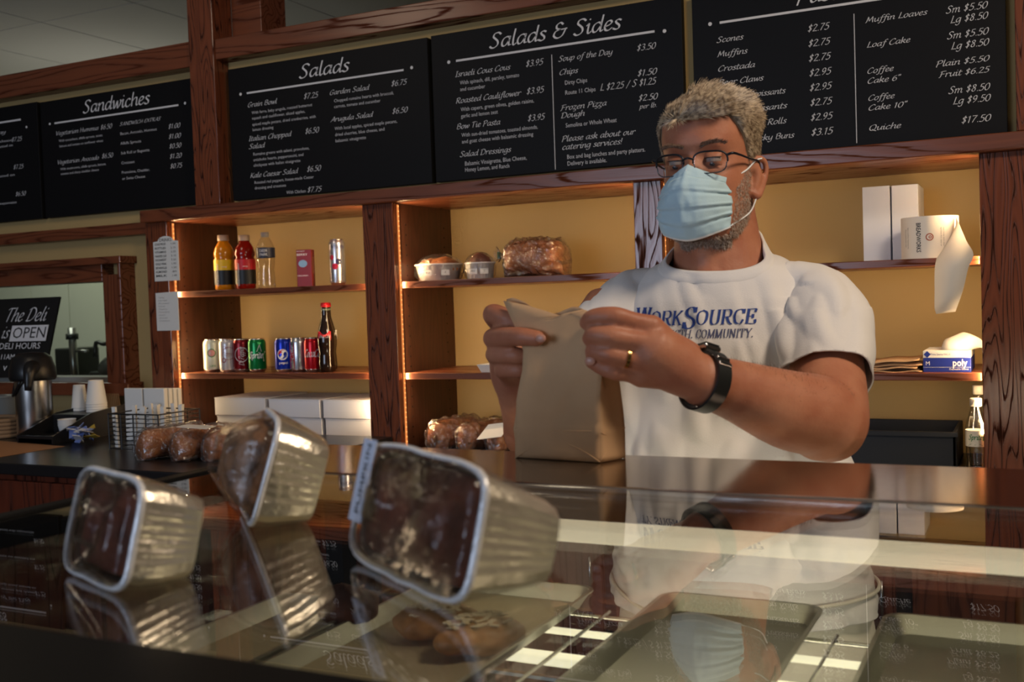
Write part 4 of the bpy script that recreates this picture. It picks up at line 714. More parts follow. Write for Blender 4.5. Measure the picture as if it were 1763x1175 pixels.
# ================================================================== CAKE BOXES
BOXEDGE = WHITECARD
def cake_box(x0, x1, y0, y1, z0, z1, label, grp, lip=True, flap=0.006):
    t = thing('cake_box', label, 'box', ((x0+x1)/2, (y0+y1)/2, z0), grp)
    MB().box(x0, y0, z0, x1, y1, z1-0.004).build('box_body', WHITECARD, t, bevel=0.0015)
    MB().box(x0-0.001, y0-0.0015, z1-flap, x1+0.001, y1+0.001, z1).build('lid', WHITECARD, t, bevel=0.001)
xc = [(374, 462), (467, 556), (560, 643)]
rowz = [(1.058, 1.124), (0.991, 1.057), (0.9575, 0.990)]
nm = ['top', 'second', 'bottom']; cn = ['left', 'middle', 'right']
for i, (a, b) in enumerate(xc):
    for j, (z0, z1) in enumerate(rowz):
        x0 = P(a+j*2, 720, 3.06)[0]; x1 = P(b+j*1, 720, 3.06)[0]
        cake_box(x0, x1-0.004, 3.05+0.004*j, 3.30, z0+(0.003 if i == 0 else 0), z1-0.001+(0.003 if i == 0 else 0), 'white flat cake box, %s one of the %s stack' % (nm[j], cn[i]), 'flat white cake boxes below the cans', flap=0.004)
for (a, b, y1_, lb) in ((1486, 1533, 322, 'tall white upright box, left one of the pair on the top shelf'), (1536, 1590, 319, 'tall white upright box behind the label roll')):
    x0 = P(a, 400, 3.20)[0]; x1 = P(b if b < 1550 else 1582, 400, 3.20)[0]; z1 = P(a+10, y1_, 3.20)[2]
    t = thing('tall_box', lb, 'box', ((x0+x1)/2, 3.28, ZS1), 'tall white boxes on the right top shelf')
    MB().box(x0, 3.20, ZS1, x1, 3.365, z1).build('box_body', WHITECARD, t, bevel=0.0015)
    MB().box(x0+0.003, 3.1990, z1-0.004, x1-0.003, 3.2002, z1-0.001).build('flap', WHITECARD, t)
# ================================================================== LABEL ROLL
xr0 = P(1549, 420, 3.06)[0]; xr1 = P(1650, 420, 3.06)[0]; zr = P(1600, 373, 3.06)[2]; R_ = (xr1-xr0)/2
cr = np.array([(xr0+xr1)/2, 3.04+R_*0.8, ZS1]); RH = zr-ZS1
ROLL = mat('label_roll_paper', (0.78, 0.72, 0.64), 0.6)
t = thing('label_roll', 'large roll of printed bakery labels on the right top shelf', 'label roll', cr)
MB().lathe([(R_*0.3, 0), (R_, 0), (R_, RH), (R_*0.3, RH), (R_*0.3, 0)], cr, 48, cap=False).build('roll', ROLL, t, smooth=True, autos=0.6)
MB().lathe([(R_*0.26, 0.001), (R_*0.3, 0.001), (R_*0.3, RH+0.001), (R_*0.26, RH+0.001), (R_*0.26, 0.001)], cr, 32, cap=False).build('core', KRAFT, t, smooth=True, autos=0.6)
# the ribbon: leaves the roll at right, folds over and hangs below the shelf
def rib(rows):
    m = MB(); A, B = [], []
    a, _ = spline([np.array(r[0]) for r in rows], [0]*len(rows), 6); b, _ = spline([np.array(r[1]) for r in rows], [0]*len(rows), 6)
    m.add(a+b, [(i, i+1, len(a)+i+1, len(a)+i) for i in range(len(a)-1)]); return m
xe = P(1650, 380, 3.05)
rows = [(P(1646, 374, 3.06), P(1648, 440, 3.06)), (P(1652, 388, 3.02), P(1618, 440, 3.0)), (P(1664, 415, 2.99), P(1611, 452, 2.975)), (P(1676, 438, 2.975), P(1609, 470, 2.965)), (P(1667, 462, 2.965), P(1609, 500, 2.965)), (P(1658, 500, 2.965), P(1609, 530, 2.97)), (P(1645, 537, 2.975), P(1612, 541, 2.975))]
o = rib(rows).build('hanging_strip', ROLL, t, smooth=True, label='loose strip hanging over the shelf edge'); sm = o.modifiers.new('thick', 'SOLIDIFY'); sm.thickness = 0.0006
a = camang(cr)-0.35; m = MB(); wrap_text(m, 'BREADWORKS', cr, R_+0.0004, a-0.05, cr[2]+RH*0.5, 0.014, RH*0.72, vertical=True, bold=True); m.v = [(p[0], p[1], 2*(cr[2]+RH*0.5)-p[2]) for p in m.v]
m2 = MB()
for q in m.v: pass
def vtext(mb, text, ang, size, width, bold=False):   # reads top to bottom
    V, Fc, W = sans(text, bold); s = size/0.72; sx = width/W
    mb.add([(cr[0]+(R_+0.0004)*math.cos(ang+p[1]*s/R_), cr[1]+(R_+0.0004)*math.sin(ang+p[1]*s/R_), cr[2]+RH*0.5+width/2-p[0]*sx) for p in V], Fc)
m = MB(); vtext(m, 'BREADWORKS', a-0.12, 0.012, RH*0.70, True)
vtext(m, 'Bakery and Deli, Charlottesville', a-0.50, 0.0035, RH*0.5); vtext(m, 'fresh baked breads daily', a-0.62, 0.0035, RH*0.42); vtext(m, 'Ingredients: flour, water, salt', a+0.72, 0.003, RH*0.45); vtext(m, 'yeast, honey, whole wheat', a+0.82, 0.003, RH*0.45)
m.build('lettering', KPRT, t)
m = MB(); ring_emblem(m, cr, R_+0.0005, a+0.34, cr[2]+RH*0.5, 0.010, 0.72); ring_emblem(m, cr, R_+0.0005, a+0.36, cr[2]+RH*0.5, 0.004, 0.5); m.build('emblem', flat('print_rust', (170, 85, 50)), t, label='small rust coloured loaf emblem')
# ================================================================== GLOVE BOX, PAPER BAGS, SPRITE
x0 = P(1590, 630, 3.06)[0]; x1 = P(1672, 630, 3.06)[0]; z0 = ZS2; z1 = P(1620, 604, 3.06)[2]; zm = P(1620, 616, 3.06)[2]
t = thing('glove_box', 'blue and white box of poly gloves with a glove sticking out', 'box', ((x0+x1)/2, 3.12, z0))
gb = flat('glovebox_blue', (28, 45, 135)); MB().box(x0, 3.05, z0, x1, 3.24, zm).build('box_lower', gb, t, bevel=0.001, label='blue lower part')
MB().box(x0, 3.05, zm, x1, 3.24, z1).build('box_upper', PAPER, t, bevel=0.001, label='white upper part')
m = MB(); yy = 3.0493; bw = x1-x0
put_text(m, 'poly', (x0+bw*0.62, yy, z0+(zm-z0)*0.42), (1, 0, 0), (0, 0, 1), 0.019, bw*0.31, style='sans', bold=True); put_text(m, 'M', (x0+bw*0.05, yy, z0+(zm-z0)*0.48), (1, 0, 0), (0, 0, 1), 0.011, style='sans'); put_text(m, 'Disposable Gloves', (x0+bw*0.55, yy, z0+(zm-z0)*0.15), (1, 0, 0), (0, 0, 1), 0.005, bw*0.4, style='sans'); m.box(x0, yy, z0+(zm-z0)*0.33, x1, yy+.0005, z0+(zm-z0)*0.345); m.build('lettering', WPRT, t)
m = MB(); put_text(m, 'Prime Source VALUE', (x0+bw*0.16, yy, zm+(z1-zm)*0.35), (1, 0, 0), (0, 0, 1), 0.006, bw*0.42, style='sans'); cz = zm+(z1-zm)*0.5; m.add([(x0+bw*0.09, yy, cz-.009), (x0+bw*0.09+.009, yy, cz), (x0+bw*0.09, yy, cz+.009), (x0+bw*0.09-.009, yy, cz)], [(0, 1, 2, 3)]); m.build('lettering', BPRT, t, label='blue lettering and diamond mark')
def glv(p): d = noise.noise_vector(Vector(p)*25)*0.02; return np.array(p)+np.array(d)
MB().ell(((x0+x1)/2+0.035, 3.12, z1+0.012), 0.05, 0.04, 0.022, 32, 20, fn=glv).build('glove', mat('poly_glove', (0.75, 0.72, 0.66), 0.3, trans=0.2, bump=0.8, bscale=60), t, smooth=True, label='crumpled clear poly glove')
for k in range(5):
    xa = P(1492, 636, 3.06)[0]-0.02*(k % 2); xb = P(1588, 636, 3.06)[0]-0.006*(k % 3); z = ZS2+0.006*k
    t = thing('flat_paper_bag', ['bottom', 'second', 'third', 'fourth', 'top'][k]+' flat brown paper bag of the pile beside the glove box', 'paper bag', ((xa+xb)/2, 3.15, z), 'flat paper bags beside the glove box')
    m = MB(); n = 10; top = []
    for i in range(n+1):
        u = i/n; zz = z+0.001+0.010*(u**1.5)*(k/5)+0.002*math.sin(u*9+k)
        for y in (3.035+0.01*(k % 2), 3.12, 3.21): top.append((xa+(xb-xa)*u, y, zz+0.003*math.sin(y*40+k)))
    m.add(top, [(i*3+j, i*3+j+1, (i+1)*3+j+1, (i+1)*3+j) for i in range(n) for j in (0, 1)])
    o = m.build('bag_sheet', KRAFT if k != 1 else mat('dark_bag_inside', (0.08, 0.045, 0.025), 0.8), t, smooth=True); s_ = o.modifiers.new('t', 'SOLIDIFY'); s_.thickness = 0.003
def spr(px, Y, ytop, lab, label):
    c = spot(px, Y, ZB); h = top_z(px, ytop, Y)-c[2]; k = h/0.215; t = thing('soda_bottle', label, 'bottle', c, 'clear soda bottles behind the man')
    MB().lathe([(r, z*k) for r, z in [(0.020, 0), (0.025, 0.004), (0.026, 0.012), (0.0245, 0.03), (0.026, 0.05), (0.0255, 0.07), (0.026, 0.075), (0.0262, 0.125), (0.024, 0.145), (0.017, 0.172), (0.0125, 0.185), (0.0125, 0.195)]], c, 28).build('bottle_body', CLEARP, t, smooth=True)
    MB().lathe([(0.0145, 0.192*k), (0.015, 0.214*k), (0.013, 0.2155*k), (0.0001, 0.2158*k)], c, 24).build('cap', flat('cap_white', (205, 200, 190)), t, smooth=True)
    if lab:
        MB().lathe([(0.0268, 0.076*k), (0.0268, 0.123*k)], c, 28, cap=False).build('bottle_label', flat('label_pale', (215, 210, 195)), t, smooth=True, label='pale label')
        m = MB(); wrap_text(m, 'Sprite', c, 0.0272, camang(c)-.1, c[2]+.097*k, 0.013, 0.034, style='script', wmax=1.4, wmin=.7); patch(m, c, .0272, camang(c)+.75, c[2]+.1*k, [(-.004, -.006), (.004, -.006), (.004, .006), (-.004, .006)]); patch(m, c, .0272, camang(c)-.1, c[2]+.081*k, [(-.02, -.002), (.02, -.002), (.012, .003), (-.012, .003)]); m.build('lettering', GPRT, t, label='green lettering')
spr(1684, 3.13, 664, False, 'clear bottle without a label behind the labelled one'); spr(1679, 3.04, 686, True, 'clear soda bottle with a pale green-printed label by the right post')
x0, x1 = P(1462, 770, 3.06)[0]-0.12, P(1668, 770, 3.06)[0]-0.03; t = thing('black_crate', 'low black crate on the back counter behind the man', 'crate', ((x0+x1)/2, 3.15, ZB))
m = MB(); z1 = P(1560, 743, 3.05)[2]; m.box(x0, 3.05, ZB, x1, 3.06, z1); m.box(x0, 3.32, ZB, x1, 3.33, z1); m.box(x0, 3.05, ZB, x0+.01, 3.33, z1); m.box(x1-.01, 3.05, ZB, x1, 3.33, z1); m.box(x0, 3.05, ZB, x1, 3.33, ZB+.01)
m.build('crate_shell', mat('crate_black', (0.014, 0.016, 0.02), 0.6), t, bevel=0.002); MB().box(x0-.004, 3.044, z1-.012, x1+.004, 3.05, z1).build('rim', MATS['crate_black'], t)
# ================================================================== BREAD IN BAGS
def loaf(c, L, W, H, yaw, label, grp, score=True, tie=None):
    t = thing('bagged_bread_loaf', label, 'bread', c, grp); c = np.array(c, float); ca, sa = math.cos(yaw), math.sin(yaw)
    def tr(x, y, z): return c+np.array([x*ca-y*sa, x*sa+y*ca, z])
    def mk(g, wr):
        R = []; n = 36 if not wr else 54; m_ = 30 if not wr else 48
        for i in range(1, m_):
            u = -1+2*i/m_; s = max(0.02, 1-abs(u)**6)**0.5; ring = []
            for j in range(n):
                a = 2*math.pi*j/n; x = W*math.copysign(abs(math.cos(a))**0.85, math.cos(a))*s; z = math.sin(a); z = H*(0.45+0.55*z)*s**0.5 if z > 0 else H*0.45*(1+z*1.0)
                q = Vector((u*L*20+c[0]*9, x*20, z*20)); d = noise.noise(q*0.9)*0.008
                if wr: d += (abs(noise.noise(q*2.2))*.016+abs(noise.noise(q*5))*.006)+g-.001
                rr = math.hypot(x, z-H*.45)+1e-6
                ring.append(tr(u*L*(1+(g*6 if wr else 0)), x*(1+d/rr), max(0.0006 if wr else 0.002, H*.45+(z-H*.45)*(1+d/rr)*(1.0))))
            R.append(ring)
        return MB().rings(R)
    mk(0, False).build('loaf', BREAD, t, smooth=True); mk(0.004, True).build('plastic_bag', WRAPB, t, smooth=False, label='clear plastic bag')
    if tie is not None:
        e = tr(-L*1.05, 0, H*0.6); m = MB(); R = []
        for i, (q, r) in enumerate([(0, .02), (.012, .008), (.018, .007), (.026, .016), (.034, .022)]):
            R.append([e+np.array([-q*ca, -q*sa, q*0.2])+r*(1+.35*math.sin(5*a_))*np.array([-sa*math.cos(a_), ca*math.cos(a_), math.sin(a_)]) for a_ in np.linspace(0, 6.28, 21)[:-1]])
        m.rings(R, cap=False).build('bag_end', WRAPB, t, smooth=True, label='gathered end of the bag'); MB().obox(e+np.array([-.025*ca, -.025*sa, .005]), (0.002, 0, 0), (0, 0.009, 0), (0, 0, 0.011)).build('twist_tie', tie, t, label='green tie')
g = 'bagged loaves on the side counter'
for i, (px, py, lb) in enumerate([(262, 798, 'left bagged loaf of the three on the side counter'), (322, 800, 'middle bagged loaf of the three on the side counter'), (376, 800, 'right bagged loaf of the three on the side counter')]):
    p = PZ(px, py-6, 1.01); loaf((p[0], p[1]+0.085, 1.0105), 0.12, 0.037, 0.088, 1.40, lb, g)
p = PZ(338, 738, 1.107); t_ = MB(); t_.obox((p[0]-.0, p[1], 1.112), np.array([0.045, 0.012, -0.003]), np.array([-0.008, 0.03, 0.0]), (0, 0, 0.0006)); tag(t_.build('paper_label', PAPER, org=(p[0], p[1], 1.108)), 'small white paper label lying on the loaves at left', 'label')
g = 'bagged loaves on the base shelf'
for i, (px, lb) in enumerate([(748, 'left bagged loaf on the base shelf behind the paper bag'), (800, 'middle bagged loaf on the base shelf'), (850, 'right bagged loaf under the white label, next to the paper bag')]):
    p = P(px, 770, 3.02); loaf((p[0], 3.16, 0.9575), 0.125, 0.037, 0.094-0.006*i, 1.40, lb, g)
p = P(852, 744, 3.02); m = MB(); m.obox(p+np.array([0.0, 0, .004]), np.array([0.045, 0.0, 0.006]), np.array([0.012, 0.02, 0.022]), (0, 0, 0.0006)); tag(m.build('paper_label', PAPER, org=p), 'white label tilted on the bagged loaves behind the paper bag', 'label')
p = P(912, 470, 3.1); loaf((p[0], 3.16, ZS1), 0.105, 0.085, 0.118, 0.05, 'large bagged dark loaf with a green tie on the top shelf', 'loaves on the top shelf', tie=flat('tie_green', (10, 110, 80)))
def foil_pan_round(px, hw, Y, ytop, label):
    c = spot(px, Y, ZS1); mp_ = MPP(px, 470, Y); R = hw*mp_; h = max(0.03, top_z(px, ytop, Y)-c[2]); t = thing('foil_tart_pan', label, 'foil pan', c, 'foil pans on the top shelf'); n = 72
    Rg = []
    for r, z in ((R*.0, .001), (R*.78, 0.001), (R*.80, .002), (R*.93, h*.9), (R*1.0, h*.92), (R*1.0, h), (R*.95, h*.97), (R*.9, h*.85)):
        Rg.append([c+np.array([(r+(0.0012*math.sin(a*24) if r > R*.5 and z < h*.91 else 0))*math.cos(a), (r+(0.0012*math.sin(a*24) if r > R*.5 and z < h*.91 else 0))*math.sin(a), z]) for a in np.linspace(0, 2*math.pi, n+1)[:-1]])
    MB().rings(Rg, cap=False).build('pan', ALU2, t, smooth=True)
    def cf(p): return np.array(p)*1.0+np.array([0, 0, noise.noise(Vector(p)*40)*.006])
    for k, (dx, s) in enumerate(((-.35, .5), (.2, .6), (.5, .4)) if hw > 40 else ((0, .8),)):
        MB().ell(c+np.array([dx*R, 0, h*.75]), R*s, R*.6, h*.75*s+.012, 28, 16, fn=cf).build('muffin', BREAD if hw > 40 else CHOC, t, smooth=True)
    def wf(p): return np.array(p)+np.array(noise.noise_vector(Vector(p)*45))*.004
    MB().ell(c+np.array([0, 0, h*.62]), R*1.03, R*1.03, h*.62 + .022, 40, 20, fn=wf).build('wrap', WRAP, t, smooth=False, label='clear food wrap')
    m = MB(); a = camang(c)
    for da in (-.45, .25): patch(m, c, R*1.04, a+da, c[2]+h*.45, [(-.014, -.009), (.014, -.009), (.014, .009), (-.014, .009)])
    m.build('sticker', PAPER, t); m = MB()
    for da, s in ((-.45, 'BLU'), (.25, 'C')): wrap_text(m, s, c, R*1.045, a+da, c[2]+h*.42, 0.006)
    m.build('lettering', KPRT, t)
foil_pan_round(757, 42, 3.13, 455, 'foil pan of wrapped muffins at the left of the top shelf')
foil_pan_round(828, 27, 3.12, 452, 'smaller foil pan with a wrapped dark cake beside the bagged loaf')
c = spot(858, 3.06, ZS2); t = thing('foam_tray', 'white foam tray on the middle shelf behind the left hand', 'tray', c)
m = MB(); a0 = P(823, 640, 3.05)[0]; a1 = a0+.16; m.rings([[(a0+.012, 3.05, ZS2), (a1-.012, 3.05, ZS2), (a1-.012, 3.16, ZS2), (a0+.012, 3.16, ZS2)], [(a0, 3.04, ZS2+.026), (a1, 3.04, ZS2+.026), (a1, 3.17, ZS2+.026), (a0, 3.17, ZS2+.026)], [(a0+.006, 3.046, ZS2+.026), (a1-.006, 3.046, ZS2+.026), (a1-.006, 3.164, ZS2+.026), (a0+.006, 3.164, ZS2+.026)], [(a0+.016, 3.055, ZS2+.004), (a1-.016, 3.055, ZS2+.004), (a1-.016, 3.155, ZS2+.004), (a0+.016, 3.155, ZS2+.004)]]).build('tray', PAPER, t, bevel=.001)
# ================================================================== NOTES ON THE LEFT POST
def card(px0, px1, py0, py1, label, m0, name, arch=False, Y=2.9835):
    a = P(px0, py1, Y); b = P(px1, py0, Y); w_ = b[0]-a[0]; h_ = b[2]-a[2]; t = thing(name, label, 'sign', ((a[0]+b[0])/2, Y, a[2]))
    pts = [(a[0], a[2]), (b[0], a[2]), (b[0], b[2]-(0.02 if arch else 0))]
    if arch: pts += [(a[0]+w_*(0.5+0.32*math.cos(q)), b[2]-.02+.02*math.sin(q)) for q in np.linspace(0.1, 3.04, 9)]
    pts += [(a[0], b[2]-(0.02 if arch else 0.003))]
    m = MB(); n = len(pts); m.add([(x, Y-.001, z) for x, z in pts]+[(x, Y+.001, z) for x, z in pts], [tuple(range(n)), tuple(range(n, 2*n))[::-1]]+[(i, (i+1) % n, n+(i+1) % n, n+i) for i in range(n)])
    m.build('card', m0, t); return t, a, w_, h_, Y-.0014
t, a, w_, h_, yy = card(267, 306, 405, 485, 'white arched drinks price card on the left post', PAPER, 'price_card', True)
m = MB(); put_text(m, 'DRINKS', (a[0]+w_*.25, yy, a[2]+h_*.88), (1, 0, 0), (0, 0, 1), .012, w_*.5, style='sans')
for i, (n_, p_) in enumerate([('COKE PROD', '1.99'), ('BOTTLED', '2.15'), ('VITAMINS', '2.25'), ('NAKED JUI', '3.15'), ('HONEST', '2.50'), ('GOLD PEAK', '1.95'), ('SPARKLE', '1.50'), ('ALMOND', '.80'), ('MILK', '1.40')]):
    z = a[2]+h_*(.80-.088*i); put_text(m, n_, (a[0]+w_*.06, yy, z), (1, 0, 0), (0, 0, 1), .008, w_*.45, style='sans', bold=True); put_text(m, p_, (a[0]+w_*.70, yy, z), (1, 0, 0), (0, 0, 1), .007, w_*.2, style='sans')
m.build('lettering', KPRT, t)
t, a, w_, h_, yy = card(271, 306, 502, 570, 'handwritten white note taped to the left post', PAPER, 'paper_note')
m = MB()
for i, s in enumerate(['Turkey', 'Ham salad', 'Roast', 'Pastrami', 'Swiss', 'Provolone', 'Spinach', 'Sprouts', 'Tomatoes']): put_text(m, s, (a[0]+w_*.1, yy, a[2]+h_*(.84-.075*i)), (1, 0, 0), (0, 0, 1), .005, w_*(.3+.1*(i % 3)), wmax=.5)
m.build('lettering', flat('pen_grey', (90, 90, 90)), t, label='faint handwriting')
# ================================================================== COFFEE THINGS ON THE SIDE COUNTER
ZC = 1.0105
p = PZ(62, 754, ZC); t = thing('airpot', 'brushed steel coffee airpot with a black lid', 'coffee pot', p)
mp_ = MPP(66, 700, p[1]); r = 30*mp_; hs = P(66, 655, p[1])[2]-ZC; hl = P(66, 606, p[1])[2]-ZC
MB().lathe([(r*.98, 0), (r, .004), (r, hs)], p, 40).build('steel_body', STEEL, t, smooth=True, autos=.6)
MB().lathe([(r*1.2, hs), (r*1.28, hs+.01), (r*1.25, hs+.04), (r*1.05, hl-.02), (r*.7, hl-.004), (.0001, hl)], p, 40).build('lid', BLACKPL, t, smooth=True)
MB().tube([p+np.array([.04, -.03, hs+.05]), p+np.array([r*1.1, -.07, hs+.035]), p+np.array([r*1.2, -.085, hs-.03])], [.03, .022, .012], 12, sub=4).build('spout', BLACKPL, t, smooth=True)
MB().tube([p+np.array([-r, -.02, hs+.01]), p+np.array([-r*.6, -r*.9, hs*.75]), p+np.array([r*.4, -r*1.2, hs+.0])], .005, 8, sub=5).build('handle', BLACKPL, t, smooth=True)
MB().lathe([(r*1.05, 0), (r*1.05, .012), (r*1.0, .014)], p, 32).build('foot', BLACKPL, t, smooth=True)
MB().box(p[0]+.05, p[1]+.02, ZC, p[0]+.14, p[1]+.2, ZC+hl*.8).build('brace', BLACKPL, t, bevel=.01) if False else None
# tray organiser
x0 = P(136, 700, 2.82)[0]; x1 = P(186, 700, 2.8)[0]; t = thing('cup_organiser', 'black stepped organiser for cups and sugar on the side counter', 'organiser', ((x0+x1)/2, 2.75, ZC))
m = MB(); m.box(x0, 2.55, ZC, x1, 2.70, ZC+.02); m.box(x0, 2.55, ZC, x1, 2.56, ZC+.028); m.box(x0, 2.70, ZC, x1, 2.92, ZC+.085); m.build('tiers', BLACKPL, t, bevel=.003)
for xx in (x0, x1): m = MB(); m.add([(xx-.003, 2.55, ZC), (xx-.003, 2.93, ZC), (xx-.003, 2.93, ZC+.11), (xx-.003, 2.72, ZC+.09), (xx-.003, 2.55, ZC+.028), (xx+.003, 2.55, ZC), (xx+.003, 2.93, ZC), (xx+.003, 2.93, ZC+.11), (xx+.003, 2.72, ZC+.09), (xx+.003, 2.55, ZC+.028)], [(0, 1, 2, 3, 4), (9, 8, 7, 6, 5)]+[(i, (i+1) % 5, 5+(i+1) % 5, 5+i) for i in range(5)]); m.build('side_wall', BLACKPL, t)
def cups(px, py, hw, ytop, n, Y, zb, label, inv=True, bowl=False):
    c = P(px, py, Y); c[2] = zb; mp_ = MPP(px, py, Y); R = hw*mp_; H = P(px, ytop, Y)[2]-zb
    for k in range(n):
        d = 0.009*k
        t = thing('paper_cup', label % ('top' if k == n-1 else 'bottom' if k == 0 else 'second' if k == 1 else 'third'), 'cup', (c[0], c[1], zb+d), 'white paper cups in stacks'); cc = (c[0], c[1], zb+d); hh = H-0.009*(n-1)
        pr_ = [(R, 0), (R*1.03, .001), (R*1.03, .004), (R, .005), (R*.72, hh-.003), (R*.71, hh), (R*.66, hh), (R*.66, hh-.006), (.0001, hh-.006)] if inv else [(R*.7, 0), (R*.72, 0.001), (R, hh-.002), (R*1.03, hh), (R*.98, hh), (R*.66, .006), (.0001, .006)]
        MB().lathe(pr_, cc, 32, cap=False).build('cup', PAPER, t, smooth=True, autos=.7)
zt = ZC+.0855
cups(138, 705, 13.5, 663, 2, 2.82, zt, '%s cup of the shorter upturned stack', True)
cups(167, 707, 17, 655, 4, 2.80, zt, '%s cup of the taller upturned stack', True)
cups(116, 742, 15, 722, 3, 2.64, ZC+.0215, '%s white lid-like bowl of the low stack beside the airpot', False)
SB = flat('sugar_blue', (110, 130, 190)); SY = flat('sugar_yellow', (190, 160, 60)); SW = flat('sugar_white', (190, 190, 195))
for k in range(26):
    px = random.uniform(122, 160); c = P(px, 742-random.uniform(0, 8), 2.58+random.uniform(-.04, .05)); c[2] = ZC+.024+random.uniform(0, .028)
    yel = px > 152
    m = MB(); e = Matrix.Rotation(random.uniform(-.7, .7), 3, 'X') @ Matrix.Rotation(random.uniform(0, 3), 3, 'Z') @ Matrix.Rotation(random.uniform(-.8, .8), 3, 'Y')
    m.obox(c, np.array(e @ Vector((.022, 0, 0))), np.array(e @ Vector((0, .013, 0))), np.array(e @ Vector((0, 0, .0012))))
    tag(m.build('sugar_packet', SY if yel else (SB if k % 3 else SW), org=c), ('yellow' if yel else ('blue' if k % 3 else 'white'))+' sugar packet in the heap on the black organiser', 'sugar packet', 'sugar packets in the organiser')
for k in range(7):
    c = P(188+k*3.2, 700, 2.94); c[2] = ZC+.075; m = MB().obox(c+np.array([0, 0, .0]), (.003, 0, 0), (0, .0006, 0), np.array([-.03, 0.02, .06])); c[2] -= .06
    tag(m.build('wooden_stirrer', flat('stirrer_wood', (140, 105, 70)), org=c), 'thin wooden stirrer leaning behind the cups', 'stirrer', 'wooden stirrers behind the cups')
# wire basket
ya, yb = 2.50, 2.685; x0 = P(189, 768, ya)[0]; x1 = P(262, 765, ya)[0]+.03; t = thing('wire_basket', 'black wire basket holding wrapped cutlery and napkins', 'basket', ((x0+x1)/2, (ya+yb)/2, ZC))
zt = P(225, 714, ya)[2]; m = MB()
for x in np.linspace(x0, x1, 5):
    for y in (ya, yb): MB().tube([(x, y, ZC+.002), (x, y, zt)], .0026, 6).build('upright_wire', WIREB, t)
for z in np.linspace(ZC+.004, zt, 9):
    MB().tube([(x0, ya, z), (x1, ya, z), (x1, yb, z), (x0, yb, z)], .0026 if z > zt-.005 else .0016, 6, closed=True).build('wire_loop', WIREB, t)
for k in range(12):
    x = x0+.008+(x1-x0-.016)*((k*5) % 12)/11; lean = random.uniform(-.02, .02); y = ya+.03+.012*k
    m = MB(); m.obox(((x+lean/2), y, ZC+.06+.01), (.0075, 0, 0), (0, .004, 0), (lean/2, .005, .065)); tag(m.build('wrapped_cutlery', PAPER, org=(x, y, ZC+.003)), 'white wrapped cutlery packet in the wire basket', 'cutlery packet', 'wrapped cutlery in the wire basket')
for k, (a, b) in enumerate(((214, 246), (247, 284))):
    for j in range(4):
        y = 2.70+.022*j+.0; xa = P(a, 700, 2.70)[0]+.002; xb = P(b, 700, 2.70)[0]-.002; z1 = P((a+b)/2, 669, 2.70)[2]
        tag(MB().box(xa, y, ZC, xb, y+.018, z1-.002*j).build('napkin_stack', PAPER, bevel=.003, org=((xa+xb)/2, y, ZC)), ('left' if k == 0 else 'right')+' stack of white napkins, '+['front', 'second', 'third', 'rearmost'][j]+' bundle behind the basket', 'napkins', 'white napkin bundles behind the wire basket')
# brown paper sheet, bread basket, plastic tub at the far left
p0, p1, p2, p3 = [PZ(*q, ZC+.0008) for q in ((-30, 792), (20, 784), (112, 769), (-30, 757))]; m = MB(); m.add([p0, p1, p2, p3]+[q-np.array([0, 0, .0006]) for q in (p0, p1, p2, p3)], [(0, 1, 2, 3), (7, 6, 5, 4), (0, 4, 5, 1), (1, 5, 6, 2), (2, 6, 7, 3)])
tag(m.build('paper_sheet', mat('tan_paper', (0.36, 0.17, 0.07), 0.7), org=p1), 'tan paper sheet lying on the black side counter', 'paper')
c = PZ(-12, 752, ZC); t = thing('bread_basket', 'shallow wicker basket cut by the left edge', 'basket', c)
for k in range(5): MB().tube([c+np.array([.12*math.cos(a), .09*math.sin(a), .008+k*.014]) for a in np.linspace(0, 6.28, 33)[:-1]], .008, 8, closed=True).build('wicker_coil', mat('wicker', (0.28, 0.17, 0.09), 0.7, bump=1, bscale=120), t, smooth=True)
MB().lathe([(.11, .002), (.11, .006), (.0001, .007)], c, 30).build('basket_base', MATS['wicker'], t)
c = P(12, 725, 2.9); c[2] = ZC; t = thing('plastic_tub', 'cloudy plastic tub at the left edge behind the basket', 'tub', c)
MB().lathe([(.05, 0), (.062, .12), (.064, .125), (.060, .12), (.048, .004), (.0001, .004)], c, 32, cap=False).build('tub', mat('cloudy_plastic', (0.3, 0.33, 0.34), 0.3, trans=.4), t, smooth=True); MB().lathe([(.066, .122), (.067, .13), (.0001, .132)], c, 32).build('lid', mat('cloudy_plastic', (0.3, 0.33, 0.34)), t, smooth=True)
